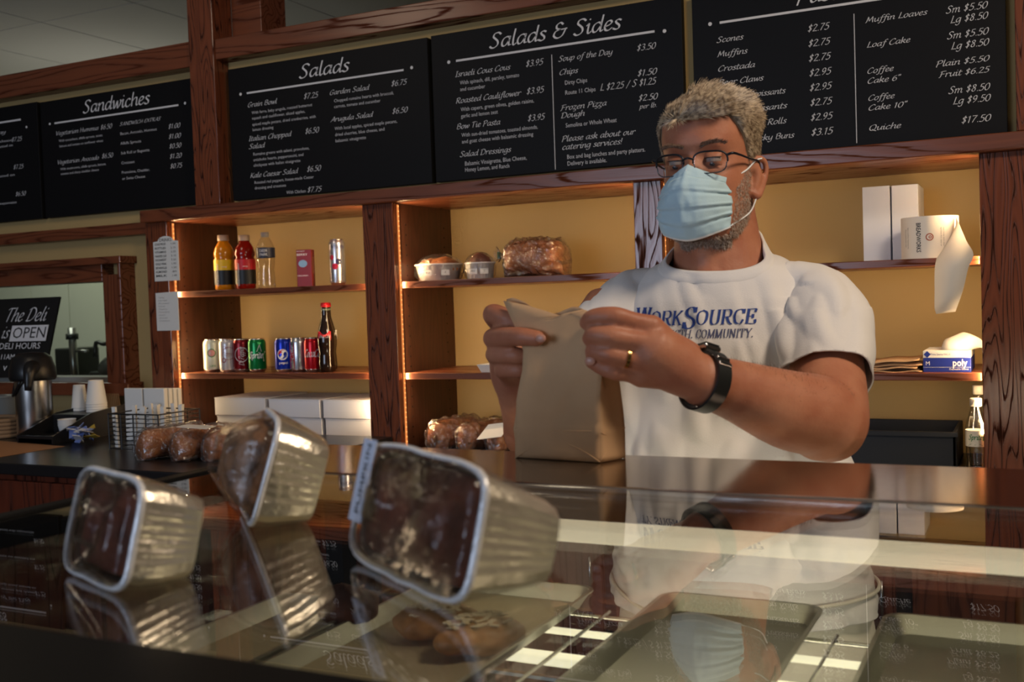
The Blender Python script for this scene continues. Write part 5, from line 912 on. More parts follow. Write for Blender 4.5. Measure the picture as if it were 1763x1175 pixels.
# ================================================================== LOAF PANS ON THE GLASS
def loaf_pan(b, e, L, W, D, fl, label, dome, seed, tilt=0.22, lift=0.002, sticker=False, mt=CHOC):
    """b: right end of the rim on the glass, e: unit vector along the rim (towards b), opening faces -n"""
    b = np.array(b, float); e = np.array([e[0], e[1], 0.0]); e /= np.linalg.norm(e); n = np.array([-e[1], e[0], 0]); up = np.array([0, 0, 1.0])
    U = up*math.cos(tilt)+n*math.sin(tilt); A = n*math.cos(tilt)-up*math.sin(tilt)      # U: across the opening, A: from rim to base
    t = thing('loaf_pan', label, 'loaf pan', b-e*L/2+np.array([0, 0, .0015])*0, 'foil loaf pans on the glass')
    n_ = 120
    def ring(s_, d, r, flute):      # s_: inset, d: depth along A
        l2, w2 = L/2-s_, W/2-s_*.8; out = []; per = 2*(2*l2-2*r)+2*(2*w2-2*r)+2*math.pi*r
        for i in range(n_):
            q = (i+.0)/n_*4; pts = None; a = 2*math.pi*i/n_
            ca, sa = math.cos(a), math.sin(a); p_ = 6.0; k = (abs(ca)**p_+abs(sa)**p_)**(-1/p_); x, y = l2*ca*k, w2*sa*k
            nn = np.array([ca, sa]); f_ = flute*math.sin(a*34); w_ = noise.noise(Vector((x*30+seed, y*30, d*30)))*.003*(1 if flute else .5)
            out.append(base(x+nn[0]*(f_+w_), y+nn[1]*(f_+w_), d))
        return out
    def base(x, y, d): return b-e*L/2+e*x+U*(W/2+y)+A*d+np.array([0, 0, .002+lift])
    rr = .018
    outer = [ring(fl, D, rr, 0), ring(fl*.9, D*.98, rr, .0005), ring(fl*.6, D*.62, rr, .0009), ring(fl*.3, D*.3, rr, .0009), ring(.004, .004, rr, .0004)]
    MB().rings(outer, cap=False).build('pan_wall', ALU, t, smooth=True)
    MB().add(ring(fl, D, rr, 0), [tuple(range(n_))]).build('pan_base', ALU, t)
    rp = ring(-.0005, .0, rr, 0); MB().tube(rp[::2], .0030, 8, closed=True).build('rolled_rim', mat('foil_rim', (0.88, 0.89, 0.92), 0.35, 0.3, bump=1, bscale=90), t, smooth=True, label='rolled foil rim')
    # cake
    R = []
    for s_, d in ((fl*.9+.004, D*.9), (fl*.4+.007, D*.4), (.013, .012), (.009, .004), (.010, -.15*dome), (.016, -.5*dome), (.027, -.8*dome), (W*.4, -dome)):
        R.append(ring(s_, d+(.006 if dome < .01 else .001), .01, 0))
    o = MB().rings(R).build('cake', mt, t, smooth=True)
    # wrap
    ww = []
    for s_, d in ((.0, -.004), (.010, -.006-.3*dome), (.022, -.006-.65*dome), (.036, -.007-.95*dome), (W*.4, -.009-dome)): ww.append(ring(s_, d, .01, 0))
    MB().rings(ww).build('food_wrap', film('loaf_wrap', (0.97, 0.96, 0.95), 0.08, 1.45, .8, bump=0.0045, bscale=30, haze=0.0, stretch=(1, 1, 2.6)), t, smooth=True, label='clear food wrap')
    ww = [ring(-.003, .002, .01, .0005), ring(fl*.5-.004, D*.5, .01, .001), ring(fl-.003, D*1.01, .01, 0)]
    MB().rings(ww, cap=False).build('food_wrap', MATS['loaf_wrap'], t, smooth=True, label='clear food wrap around the pan side')
    if sticker:
        m = MB(); s0 = base(-L/2+.012, -W*.18, -.0075); m.obox(s0+U*.032+e*.004, e*.013, U*.034, A*.0004); m.build('sticker', mat('sticker_blue_white', (0.62, 0.66, 0.78), 0.5), t, label='pale sticker'); m = MB()
        put_text(m, 'PUMPKIN', s0+U*.004-A*.0009+e*.009, U, -e, .008, .058, style='sans'); m.build('lettering', KPRT, t)
loaf_pan((-.348, .617, 1.24), (0.838, -0.546), .205, .094, .080, .024, 'large foil loaf pan of dark cake, nearest the camera', .004, 1, tilt=.26, sticker=True)
loaf_pan((-.608, .570, 1.24), (0.935, -0.354), .119, .082, .058, .012, 'small foil loaf pan of dark cake at the left', .004, 5, tilt=.24)
DK = mat('nut_cake', (0.20, 0.10, 0.05), 0.45, var=0.6, vscale=60, bump=1.5, bscale=80)
loaf_pan((-.656, .770, 1.24), (0.70, -0.71), .156, .101, .055, .017, 'small foil loaf pan of domed cake standing between the other two', .036, 9, tilt=.30, lift=.005, mt=DK)
# ================================================================== PAPER BAG
t = thing('paper_bag', 'small brown paper bag standing on the ledge between the hands', 'paper bag', (-.55, 1.285, 1.241))
Z0 = 1.2415
def colm(px, py, Y): return P(px, py, Y)
# rows bottom -> top ; columns: front-left, front-right, gusset-right, back-right, back-left, gusset-left
rows = [
 [(887, 790, 1.262), (1033, 797, 1.247), (1058, 795, 1.270), (1077, 793, 1.292), (925, 782, 1.315), (890, 786, 1.29)],
 [(887, 741, 1.262), (1033, 743, 1.247), (1055, 740, 1.268), (1076, 736, 1.292), (920, 730, 1.315), (884, 738, 1.29)],
 [(889, 690, 1.262), (1033, 690, 1.248), (1048, 690, 1.272), (1073, 705, 1.292), (922, 680, 1.312), (892, 690, 1.288)],
 [(899, 640, 1.262), (1036, 645, 1.249), (1034, 640, 1.276), (1066, 650, 1.290), (925, 630, 1.305), (908, 640, 1.286)],
 [(901, 605, 1.264), (1038, 600, 1.251), (1030, 595, 1.274), (1056, 600, 1.284), (930, 590, 1.296), (915, 600, 1.282)],
 [(890, 570, 1.265), (1036, 570, 1.254), (1028, 565, 1.268), (1044, 568, 1.274), (900, 562, 1.286), (905, 570, 1.277)],
 [(866, 518, 1.267), (1031, 553, 1.257), (1022, 545, 1.262), (1033, 548, 1.266), (872, 516, 1.283), (885, 522, 1.275)]]
Rg = []
for ri, row in enumerate(rows):
    pts = [colm(*q) for q in row]
    if ri == 0:
        for p in pts: p[2] = Z0
    out = []
    segs = [14, 3, 3, 14, 3, 3]
    for i in range(6):
        a, b = pts[i], pts[(i+1) % 6]
        for k in range(segs[i]): out.append(a+(b-a)*k/segs[i])
    Rg.append(out)
FR = []
for i in range(len(Rg)-1):
    sub = 6
    for k in range(sub):
        u = k/sub; FR.append([Rg[i][j]*(1-u)+Rg[i+1][j]*u for j in range(40)])
FR.append(Rg[-1])
topw = [P(866, 518, 1.267), P(905, 525, 1.266), P(950, 539, 1.264), P(975, 546, 1.262), P(990, 542, 1.26), P(1004, 532, 1.258), P(1018, 541, 1.257), P(1031, 553, 1.257)]
tw, _ = spline(topw, [0]*8, 2); 
for j in range(14):
    u = j/13; q = topw[0]+(topw[-1]-topw[0])*u; idx = u*(len(tw)-1); i0 = int(idx); i1 = min(i0+1, len(tw)-1); tgt = tw[i0]*(1-(idx-i0))+tw[i1]*(idx-i0)
    dz = tgt[2]-FR[-1][j][2]
    for r in range(1, 9): FR[-r][j] = FR[-r][j]+np.array([tgt[0]-FR[-1][j][0] if r == 1 else 0, 0, dz*(1-(r-1)/8)]) if r > 1 else tgt
    jb = 20+13-j
    dzb = tgt[2]+.004-FR[-1][jb][2]
    for r in range(1, 9): FR[-r][jb] = FR[-r][jb]+np.array([0, 0, dzb*(1-(r-1)/8)])
for r, ring_ in enumerate(FR):
    for j in range(40):
        p = ring_[j]; v = noise.noise(Vector(p)*22)*.0045+abs(noise.noise(Vector((p[0]*38, p[1]*38, p[2]*26))))*.0045
        if r > 0: v += .0016*math.exp(-((r-6)/.7)**2)*(1 if r < 9 else 0)/.3+(.006*max(0, 1-abs((j-6.5)/6.5)-r/6.) if j < 14 and r < 6 else 0)/.3*.5
        if r > 0: ring_[j] = p+np.array([.3, -1, 0])*v*(0.3 if r < 9 else 1)
m = MB().rings(FR, cap=False); n0 = len(FR[0]); m.f.append(tuple(range(n0))); m.mi.append(0)
o = m.build('bag_body', KRAFT, t, smooth=True, autos=.5); s_ = o.modifiers.new('t', 'SOLIDIFY'); s_.thickness = .0005; s_.offset = 1
z = colm(900, 741, 1.262)
m = MB(); a_, b_ = colm(887, 741, 1.2612), colm(1033, 743, 1.2462); c_ = colm(1076, 737, 1.291)
MB().tube([a_, b_, c_], .0010, 6).build('fold_crease', KRAFT, t)
for q in ([(887, 789, 1.2608), (915, 772, 1.2590), (958, 757, 1.2560)], [(1033, 796, 1.2462), (1000, 775, 1.2500), (958, 757, 1.2560)], [(1033, 795, 1.2466), (1052, 765, 1.266), (1075, 738, 1.2905)], [(1035, 745, 1.2470), (1050, 755, 1.264), (1076, 790, 1.2905)]):
    MB().tube([colm(*k) for k in q], .0008, 6, sub=4).build('fold_crease', KRAFT, t, smooth=True)
# ================================================================== THE MAN
BASE = (-0.45, 1.72, 0.0)
man = thing('person', 'man in glasses, blue surgical mask and white T-shirt opening a brown paper bag', 'person', BASE)
HO = np.array([-0.4745, 1.700, 1.651]); TH = math.radians(-3.0); PT = math.radians(3); HK = .945
def HL(x, y, z):      # head-local -> world (x: his left, y: backwards, z: up)
    x, y, z = x*HK, y*HK, z*HK; y, z = y*math.cos(PT)+z*math.sin(PT)*-1, z*math.cos(PT)+y*math.sin(PT)
    return HO+np.array([x*math.cos(TH)-y*math.sin(TH), x*math.sin(TH)+y*math.cos(TH), z])
HS = [(-.124, -.060, .010, .036), (-.115, -.082, .035, .052), (-.098, -.090, .058, .061), (-.07, -.089, .068, .067), (-.04, -.088, .08, .069), (-.01, -.088, .090, .070), (.02, -.084, .097, .073), (.05, -.090, .099, .076), (.078, -.086, .095, .075), (.094, -.074, .084, .067), (.107, -.054, .066, .053), (.115, -.03, .045, .037), (.119, -.008, .02, .015)]
hz = np.array([h[0] for h in HS])
def hsec(z):
    return [float(np.interp(z, hz, [h[k] for h in HS])) for k in (1, 2, 3)]
def head_surf(a, z, off=0.0):     # a: angle, 0 = face front, +90 = his left
    f, b, w_ = hsec(z); cy, ry = (f+b)/2, (b-f)/2; sa, ca = math.sin(a), math.cos(a); p_ = 2.25
    k = (abs(sa)**p_+abs(ca)**p_)**(-1/p_); x, y = w_*sa*k, cy-ry*ca*k
    d = off
    if ca > 0:
        d += .026*math.exp(-(x/.010)**2)*(max(0, min(1, (.018-z)/.055)) if z > -.042 else max(0, 1-(-.042-z)/.010))*1.0
        d += .004*math.exp(-(x/.012)**2)*math.exp(-((z-.005)/.02)**2)
        for s in (-1, 1):
            d -= .010*math.exp(-((x-s*.032)/.016)**2-((z-.010)/.013)**2)
            d += .005*math.exp(-((x-s*.030)/.024)**2-((z-.036)/.009)**2)
            d += .004*math.exp(-((x-s*.045)/.02)**2-((z+.025)/.018)**2)
    l = math.hypot(x, y-cy)+1e-9
    return x*(1+d/l) if abs(d) < .5 else x, y+(y-cy)/l*d, z
sk = MB(); R = []
zs = np.linspace(-.124, .119, 74)
for z in zs: R.append([HL(*head_surf(2*math.pi*i/120, z)) for i in range(120)])
sk.rings(R)
# ears
for s in (-1, 1):
    ep = [(.074, .000, -.030), (.079, .006, -.034), (.084, .018, -.020), (.089, .027, .003), (.089, .026, .020), (.084, .015, .029), (.077, .004, .026), (.074, .0, .012)]
    ez = -.018
    sk.tube([HL(s*x, y, z+ez) for x, y, z in ep], [.006, .007, .0055, .005, .005, .005, .005, .004], 8, sub=4, ball=True)
    sk.tube([HL(s*x, y, z+ez) for x, y, z in ((.073, .008, .018), (.078, .012, .0), (.074, .006, -.022))], [.010, .009, .008], 8, sub=3, ball=True)
    sk.tube([HL(s*x, y, z+ez) for x, y, z in ((.078, .008, .016), (.082, .016, .004), (.079, .010, -.014))], .0035, 8, sub=3, ball=True)
# neck
sk.tube([HL(-.002, .02, -.05), HL(-.003, .026, -.09), (-.473, 1.733, 1.50), (-.468, 1.735, 1.44)], [.064, .0665, .075, .088], 32, sub=4)
sk.tube([HL(0, -.035, -.095), (-.475, 1.690, 1.50), (-.47, 1.69, 1.45)], [.030, .036, .05], 20, sub=4)
# torso and legs under the clothes
def ering(cx, cy, z, rx, ry, n=40, yaw=0): return [np.array([cx+rx*math.cos(a)*math.cos(yaw)-ry*math.sin(a)*math.sin(yaw), cy+rx*math.cos(a)*math.sin(yaw)+ry*math.sin(a)*math.cos(yaw), z]) for a in np.linspace(0, 2*math.pi, n+1)[:-1]]
TS = [(1.495, -.470, 1.735, .072, .065), (1.47, -.468, 1.735, .130, .075), (1.43, -.468, 1.725, .172, .095), (1.37, -.465, 1.715, .182, .115), (1.28, -.462, 1.705, .178, .125), (1.18, -.455, 1.69, .176, .135), (1.08, -.445, 1.68, .182, .145), (1.0, -.44, 1.685, .185, .145), (.93, -.435, 1.695, .180, .14), (.84, -.435, 1.70, .170, .13)]
def offs(T, d, dz=0): return [(z+dz, x, y, rx+d, ry+d) for z, x, y, rx, ry in T]
sk.rings([ering(x, y, z, rx-.012, ry-.012) for z, x, y, rx, ry in TS][::-1])
for s in (-1, 1): sk.tube([(-.435+s*.09, 1.70, .88), (-.435+s*.095, 1.70, .5), (-.435+s*.10, 1.71, .10)], [.085, .062, .045], 24, sub=3)
# arms
LS, LE, LW = np.array([-.305, 1.705, 1.425]), P(1424, 722, 1.50), P(1200, 652, 1.315)
RS, RE, RW = np.array([-.640, 1.690, 1.425]), P(925, 745, 1.50), P(893, 680, 1.385)
lm = LE*.62+LW*.38
sk.tube([LS, LS*.5+LE*.5+np.array([.002, .012, -.022]), LE+np.array([0, .012, -.004]), LE+(LW-LE)*.10, LE+(LW-LE)*.34+np.array([.0, 0, -.004]), LE+(LW-LE)*.72, LW], [.053, .054, .054, .056, .0530, .040, .0335], 28, sub=5)
sk.tube([RS, RS*.5+RE*.5, RE, RE+(RW-RE)*.4, RW], [.056, .052, .046, .042, .031], 28, sub=5)
# ---- left hand (at the right in the picture)
def finger(pts, rad): sk.tube([np.array(p) for p in pts], rad, 14, sub=4, ball=True)
Lm = [P(1122, 562, 1.272), P(1122, 592, 1.262), P(1114, 622, 1.262), P(1103, 648, 1.270)]          # knuckles index..little
Lp = [P(1058, 545, 1.243), P(1052, 580, 1.236), P(1052, 611, 1.238), P(1058, 641, 1.247)]
Ld = [P(1022, 547, 1.241), P(1024, 577, 1.236), P(1028, 606, 1.239), P(1034, 632, 1.246)]
Lt = [P(1010, 556, 1.247), P(1015, 583, 1.240), P(1019, 606, 1.241), P(1018, 624, 1.243)]
fr_ = [.0120, .0122, .0115, .0103]
hd = LW+(P(1140, 610, 1.285)-LW)*.3
for i in range(4):
    finger([LW+(Lm[i]-LW)*.25, LW+(Lm[i]-LW)*.65+np.array([0, .004, 0]), Lm[i]], [.019, .017, .0150])
    finger([Lm[i], Lm[i]*.5+Lp[i]*.5, Lp[i], Ld[i], Lt[i]], [.0142, fr_[i]*1.0, fr_[i]*1.05, fr_[i]*.95, fr_[i]*.82])
pc = (Lm[0]+Lm[3])/2; sk.tube([LW, LW*.5+pc*.5+np.array([0, .006, 0]), pc+np.array([.008, .006, 0])], [.031, .036, .034], 24, sub=4, ball=True)
Lth = [LW*.7+Lm[0]*.3+np.array([0, .02, .01]), P(1120, 575, 1.315), P(1068, 560, 1.300), P(1025, 566, 1.285)]
finger(Lth, [.018, .0165, .0135, .0115])
# ---- right hand (at the left in the picture)
Rm = [P(872, 566, 1.345), P(872, 596, 1.345), P(874, 624, 1.345), P(882, 650, 1.345)]
for i, (pp, dd, tt, r_) in enumerate([
    (P(849, 541, 1.300), P(872, 548, 1.288), P(898, 560, 1.290), .0135),
    (P(850, 582, 1.285), P(893, 580, 1.252), P(924, 583, 1.248), .0128),
    (P(853, 610, 1.290), P(884, 612, 1.276), P(904, 614, 1.280), .0122),
    (P(866, 637, 1.298), P(890, 638, 1.287), P(906, 640, 1.290), .0112)]):
    finger([RW+(Rm[i]-RW)*.3, Rm[i]], [.020, .0165]); finger([Rm[i], Rm[i]*.4+pp*.6+np.array([-.003, 0, 0]), pp, dd, tt], [.0155, r_*1.05, r_*1.08, r_, r_*.85])
rc = (Rm[0]+Rm[3])/2; sk.tube([RW, RW*.5+rc*.5, rc], [.030, .034, .030], 24, sub=4, ball=True)
finger([RW*.6+Rm[0]*.4+np.array([.015, 0, 0]), P(915, 610, 1.325), P(935, 580, 1.300), P(945, 560, 1.290)], [.018, .0155, .0130, .0115])
def remesh(mb, vox, sm, name='tmp', smf=0.5):
    me = bpy.data.meshes.new(name); me.from_pydata([tuple(v) for v in mb.v], [], mb.f); me.update()
    bm = bmesh.new(); bm.from_mesh(me); bmesh.ops.recalc_face_normals(bm, faces=bm.faces); bm.to_mesh(me); bm.free()
    o = bpy.data.objects.new(name, me); COL.objects.link(o)
    r = o.modifiers.new('r', 'REMESH'); r.mode = 'VOXEL'; r.voxel_size = vox
    if sm: s_ = o.modifiers.new('s', 'SMOOTH'); s_.factor = smf; s_.iterations = sm
    bpy.context.view_layer.update(); dg = bpy.context.evaluated_depsgraph_get()
    out = bpy.data.meshes.new_from_object(o.evaluated_get(dg)); bpy.data.objects.remove(o); return out
def finish(me, name, m0, parent, label=None, fn=None, smooth=True):
    n = len(me.vertices); co = np.empty(n*3); me.vertices.foreach_get('co', co); co = co.reshape(-1, 3)
    if fn is not None:
        no = np.empty(n*3); me.vertices.foreach_get('normal', no); co = fn(co, no.reshape(-1, 3))
    co = co-np.array(ORG[parent.name]); me.vertices.foreach_set('co', co.ravel()); me.materials.clear(); me.materials.append(m0)
    me.polygons.foreach_set('use_smooth', [smooth]*len(me.polygons)); me.update(); me.name = name
    o = bpy.data.objects.new(name, me); COL.objects.link(o); o.parent = parent; ORG[o.name] = ORG[parent.name]
    if label: o['label'] = label
    return o
def skin_mat():
    m = mat('skin', (0.42, 0.175, 0.095), 0.5, sss=0.12, spec=0.4); nt = m.node_tree; N, L = nt.nodes, nt.links; b = N['Principled BSDF']
    tc = N.new('ShaderNodeTexCoord'); n = N.new('ShaderNodeTexNoise'); n.inputs['Scale'].default_value = 22; n.inputs['Detail'].default_value = 6; L.new(tc.outputs['Object'], n.inputs[0])
    r = N.new('ShaderNodeValToRGB'); r.color_ramp.elements[0].position = .3; r.color_ramp.elements[0].color = (.36, .128, .070, 1); r.color_ramp.elements[1].position = .7; r.color_ramp.elements[1].color = (.46, .20, .115, 1)
    L.new(n.outputs[0], r.inputs[0]); L.new(r.outputs[0], b.inputs['Base Color'])
    n2 = N.new('ShaderNodeTexNoise'); n2.inputs['Scale'].default_value = 260; n2.inputs['Detail'].default_value = 3; L.new(tc.outputs['Object'], n2.inputs[0])
    bp = N.new('ShaderNodeBump'); bp.inputs['Strength'].default_value = .35; bp.inputs['Distance'].default_value = .001; L.new(n2.outputs[0], bp.inputs['Height']); L.new(bp.outputs[0], b.inputs['Normal'])
    return m
SKIN = skin_mat()
body = finish(remesh(sk, 0.0030, 3), 'body', SKIN, man)
# ---- nails
NAIL = mat('fingernail', (0.50, 0.25, 0.18), 0.35)
for (pp, dx) in ((P(931, 583, 1.2375), 1), (P(1016, 622, 1.2335), -1)):
    MB().ell(pp, .0074, .0022, .0056, 14, 8).build('fingernail', NAIL, man, smooth=True)
# ---- eyes
EW = mat('eye_white', (0.33, 0.27, 0.24), 0.4, spec=.2); EI = mat('eye_iris', (0.05, 0.05, 0.055), 0.1)
for s in (-1, 1):
    c = HL(s*.032, -.0735, .010); e = MB().ell(c, .0118, .0118, .0118, 20, 12).build('eyeball', EW, man, smooth=True)
    d = HL(s*.032, -.0735-.0075, .010-.0068)-c; MB().ell(c+d, .0052, .0030, .0046, 16, 8).build('iris', EI, e, smooth=True)
    m = MB(); Rr = []
    for v in np.linspace(0, 1, 8):
        Rr.append([HL(s*.032+.0148*math.sin(u), -.0735-.0128*math.cos(u)*math.cos(math.radians(80-v*70)), .0105+.0128*math.sin(math.radians(80-v*70))*.92) for u in np.linspace(-1.35, 1.35, 13)])
    m.rings(Rr, cap=False, closed=False); m.build('eyelid', SKIN, man, smooth=True)
    m = MB(); m.tube([HL(s*.032+.0148*math.sin(u), -.0735-.0132*math.cos(u), .0105+.0022*1.1) for u in np.linspace(-1.3, 1.3, 11)], .0007, 6); m.build('lash_line', mat('lash', (.05, .03, .025), .6), man)
    Rr = []
    for v in np.linspace(0, 1, 4): Rr.append([HL(s*.032+.0148*math.sin(u), -.0735-.0126*math.cos(u)*math.cos(math.radians(-22-v*45)), .0105+.0126*math.sin(math.radians(-22-v*45))) for u in np.linspace(-1.35, 1.35, 13)])
    MB().rings(Rr, cap=False, closed=False).build('eyelid', SKIN, man, smooth=True)
# ---- hair, brows, beard
def strands(n, sampler, name, m0, parent, label, wdt=.0009):
    V = []; Fc = []
    for _ in range(n):
        r = sampler()
        if r is None: continue
        p, pts_ = r; k0 = len(V); d = pts_[-1]-pts_[0]; sd = np.cross(d, np.array([.26, -.96, 0.05])); sd = sd/(np.linalg.norm(sd)+1e-9)*wdt*.5*random.uniform(.6, 1.3); m_ = len(pts_)
        for i, q in enumerate(pts_):
            w_ = 1-i/(m_-1)*.85; V.append(tuple(q-sd*w_)); V.append(tuple(q+sd*w_))
        Fc += [(k0+2*i, k0+2*i+1, k0+2*i+3, k0+2*i+2) for i in range(m_-1)]
    m = MB(); m.v = V; m.f = Fc; m.mi = [0]*len(Fc); o = m.build(name, m0, parent, label=label, kind='stuff', smooth=False); return o
def hairmat(name, c1, c2, sc=250):
    m = mat(name, c1, .42, spec=.5); nt = m.node_tree; N, L = nt.nodes, nt.links; tc = N.new('ShaderNodeTexCoord'); n = N.new('ShaderNodeTexNoise'); n.inputs['Scale'].default_value = sc; L.new(tc.outputs['Object'], n.inputs[0])
    r = N.new('ShaderNodeValToRGB'); r.color_ramp.elements[0].position = .38; r.color_ramp.elements[0].color = (*c1, 1); r.color_ramp.elements[1].position = .62; r.color_ramp.elements[1].color = (*c2, 1); L.new(n.outputs[0], r.inputs[0]); L.new(r.outputs[0], N['Principled BSDF'].inputs['Base Color']); return m
HAIR = hairmat('hair_grey_blond', (.14, .09, .052), (.50, .39, .26), 140); BRD = hairmat('beard_grey', (.20, .13, .09), (.50, .42, .35)); BRW = hairmat('brow_brown', (.12, .06, .035), (.26, .16, .10))
def hairline(a):      # lowest local z of the hair at angle a
    d = abs(math.degrees(a)); return float(np.interp(d, [0, 25, 42, 55, 66, 78, 90, 104, 125, 180], [.078, .080, .086, .070, .046, .010, .004, .022, -.045, -.075]))
def cap_pt(a, z, off): return HL(*head_surf(a, z, off))
cm = MB(); RR = []
for v in np.linspace(0, 1, 16):
    row = []
    for i in range(96):
        a = -math.pi+2*math.pi*i/96; zl = hairline(a); z = zl+(.1185-zl)*v**.8; th = .001+.003*min(1, v*2.5); x, y, z2 = head_surf(a, z, th); row.append(HL(x, y, z2+.004*max(0, (z-.09)/.036)))
    RR.append(row)
cm.rings(RR); cm.build('hair_base', mat('hair_under', (.24, .175, .115), .7), man, smooth=True)
def hs():
    a = random.uniform(-math.pi, math.pi); 
    if random.random() < .6: a = random.uniform(-1.9, 2.3)
    front_ = random.random() < .2
    if front_: a = random.uniform(-1.3, 1.0)
    zl = hairline(a); v = random.random()**(2.2 if front_ else .8); z = zl+(.1182-zl)*v; x, y, z2 = head_surf(a, z, .003); p0 = HL(x, y, z2+.004*max(0, (z-.09)/.036))
    x1, y1, _ = head_surf(a, z, .02); nrm = HL(x1, y1, z)-HL(*head_surf(a, z, 0)); nrm /= np.linalg.norm(nrm); topn = min(1, max(0, (z-.055)/.045)); nrm = nrm*(1-topn*.6)+np.array([0, 0, 1])*topn*.5
    front = max(0, math.cos(a))*topn
    ln = random.uniform(.016, .026)*(0.34+.58*topn+.22*front)*(1 if a > -.5 else .6)
    gx = noise.noise(Vector(p0)*55)*.8
    comb = (HL(.45+gx*.6, .55, 0.12)-HL(0, 0, 0))*topn+(HL(0, .55, -.75)-HL(0, 0, 0))*(1-topn)      # top combed back and to his left, sides down and back
    nu_ = nrm/np.linalg.norm(nrm); comb = comb-nu_*min(0, float(np.dot(comb, nu_))); comb = comb/np.linalg.norm(comb); cl = noise.noise_vector(Vector(p0)*75); jit = np.array([random.gauss(0, .07) for _ in range(3)])+np.array(cl)*.35*topn
    d1 = nrm*(.50+.25*topn if a > -.35 else .18)+comb*.8+jit; d2 = nrm*.15+comb+jit
    d1 /= np.linalg.norm(d1); d2 /= np.linalg.norm(d2)
    return p0, [p0, p0+d1*ln*.4, p0+d1*ln*.6+d2*ln*.3, p0+d1*ln*.65+d2*ln*.7]
strands(17000, hs, 'hair', HAIR, man, 'short grey-blond hair brushed up and back', .0013)
def bs():
    s = random.choice((-1, 1)); a = s*random.uniform(.0, 1.9); z = random.uniform(-.122, .005); d = abs(a)
    lo = -.122; hi = float(np.interp(d, [0, .6, .9, 1.2, 1.45, 1.9], [-.07, -.055, -.045, -.02, .008, -.05]))
    if z > hi or (abs(a) < 1.0 and z > -.112): return None
    x, y, z2 = head_surf(a, z, -.001); p0 = HL(x, y, z2); x1, y1, _ = head_surf(a, z, .02); nrm = HL(x1, y1, z2)-p0; nrm /= np.linalg.norm(nrm)
    dd = nrm*.5+np.array([0, 0, -1])*.7+(HL(0, -.4, 0)-HL(0, 0, 0))+np.array([random.gauss(0, .22) for _ in range(3)]); dd /= np.linalg.norm(dd); ln = random.uniform(.004, .009)
    return p0, [p0, p0+dd*ln*.5, p0+dd*ln+nrm*-.0005]
strands(15000, bs, 'beard', BRD, man, 'short greying beard', .0008)
def ub():
    a = random.uniform(-1.1, 1.1); t_ = random.random(); p0 = HL(.050*math.sin(a), .0-.052*math.cos(a)-.02*(1-t_), -.118-.018*t_); dd = np.array([random.gauss(0, .3), -.4+random.gauss(0, .3), -.8]); dd /= np.linalg.norm(dd); ln = random.uniform(.004, .009); return p0, [p0+np.array([0, 0, .004]), p0+dd*ln*.5, p0+dd*ln]
strands(1500, ub, 'beard', BRD, man, 'greying beard under the chin', .0008)
def ws():
    s = random.choice((-1, 1)); u = random.random(); x = s*(.012+.040*u); z = .031+.006*math.sin(u*2.6)+random.uniform(-.0035, .0035)*(1-u*.5); a = math.atan2(x, .075); sx, sy, sz = head_surf(a*1.0, z, .0005); p0 = HL(x, sy-.000, z); dd = HL(s*.8, -.25, .25+.2*(1-u))-HL(0, 0, 0)+np.array([random.gauss(0, .1) for _ in range(3)]); dd /= np.linalg.norm(dd); ln = random.uniform(.006, .009); return p0, [p0, p0+dd*ln*.5, p0+dd*ln]
strands(520, ws, 'eyebrows', BRW, man, 'brown eyebrows', .0008)
# ---- surgical mask
MKB = mat('mask_pale_blue', (0.44, 0.62, 0.71), 0.75, spec=.2, bump=.15, bscale=400); MKW = mat('mask_white', (0.75, 0.78, 0.8), 0.75, spec=.2)
MR = [(0, .003, -.107, -.023, -.061, .057), (.06, -.004, -.112, -.026, -.061, .058), (.25, -.030, -.126, -.036, -.060, .062), (.5, -.060, -.127, -.058, -.060, .067), (.75, -.090, -.120, -.080, -.063, .067), (.94, -.114, -.104, -.098, -.063, .064), (1, -.121, -.096, -.103, -.062, .063)]
def mk_pt(u, v, off=0):
    cz, cy, sz, sy, w_ = [float(np.interp(v, [r[0] for r in MR], [r[k] for r in MR])) for k in (1, 2, 3, 4, 5)]
    au = abs(u); z = cz+(sz-cz)*(au**(.9 if v < .15 else 1.6)); y = cy+(sy-cy)*(au**2.5); x = w_*u*(1-.04*au)
    fold = 0
    for f0, slope in ((.36, -.06), (.56, .0), (.74, .07)):
        q = (v-(f0+slope*(1-au)))/.035; fold += (.0035*math.exp(-(q*1.2)**2)*(1 if q < 0 else .3)-.0032*math.exp(-((q-1)*1.3)**2))*(0.12+.88*au**1.2)
    fold += noise.noise(Vector((u*2.2, v*3, 1)))*.004+noise.noise(Vector((u*7, v*6, 3)))*.0014
    x -= .009*min(1, v*2.2)
    y += .003*math.exp(-(u/.12)**2)*-1*(1 if .1 < v < .8 else .3)
    l = math.hypot(x*.6, 1); return HL(x+u*fold*.6, y-fold-off*.8, z+(.0006 if off else 0)*0)
nu, nv = 64, 70; vs = np.linspace(0, 1, nv)
m = MB(); m.rings([[mk_pt(-1+2*i/nu, v) for i in range(nu+1)] for v in vs], cap=False, closed=False)
for f_i, q in enumerate(m.f): m.mi[f_i] = 1 if (vs[f_i//nu] < .0 or vs[f_i//nu] > .962) else 0
o = m.build('surgical_mask', [MKB, MKW], man, smooth=True, label='pale blue pleated surgical mask'); s_ = o.modifiers.new('t', 'SOLIDIFY'); s_.thickness = .0008; s_.offset = 1
m2 = MB().rings([[mk_pt(-1+2*i/nu, v, .0012) for i in range(nu+1)] for v in (-.0, .03, .06, .085)], cap=False, closed=False); m2.build('mask_top_hem', MKW, o, smooth=True, label='white stitched top hem')
for s in (-1, 1): m2 = MB().rings([[mk_pt(s*u_, v, .0012) for u_ in (.93, .965, 1.0)] for v in np.linspace(.02, .98, 30)], cap=False, closed=False).build('mask_side_hem', MKB, o, smooth=True)
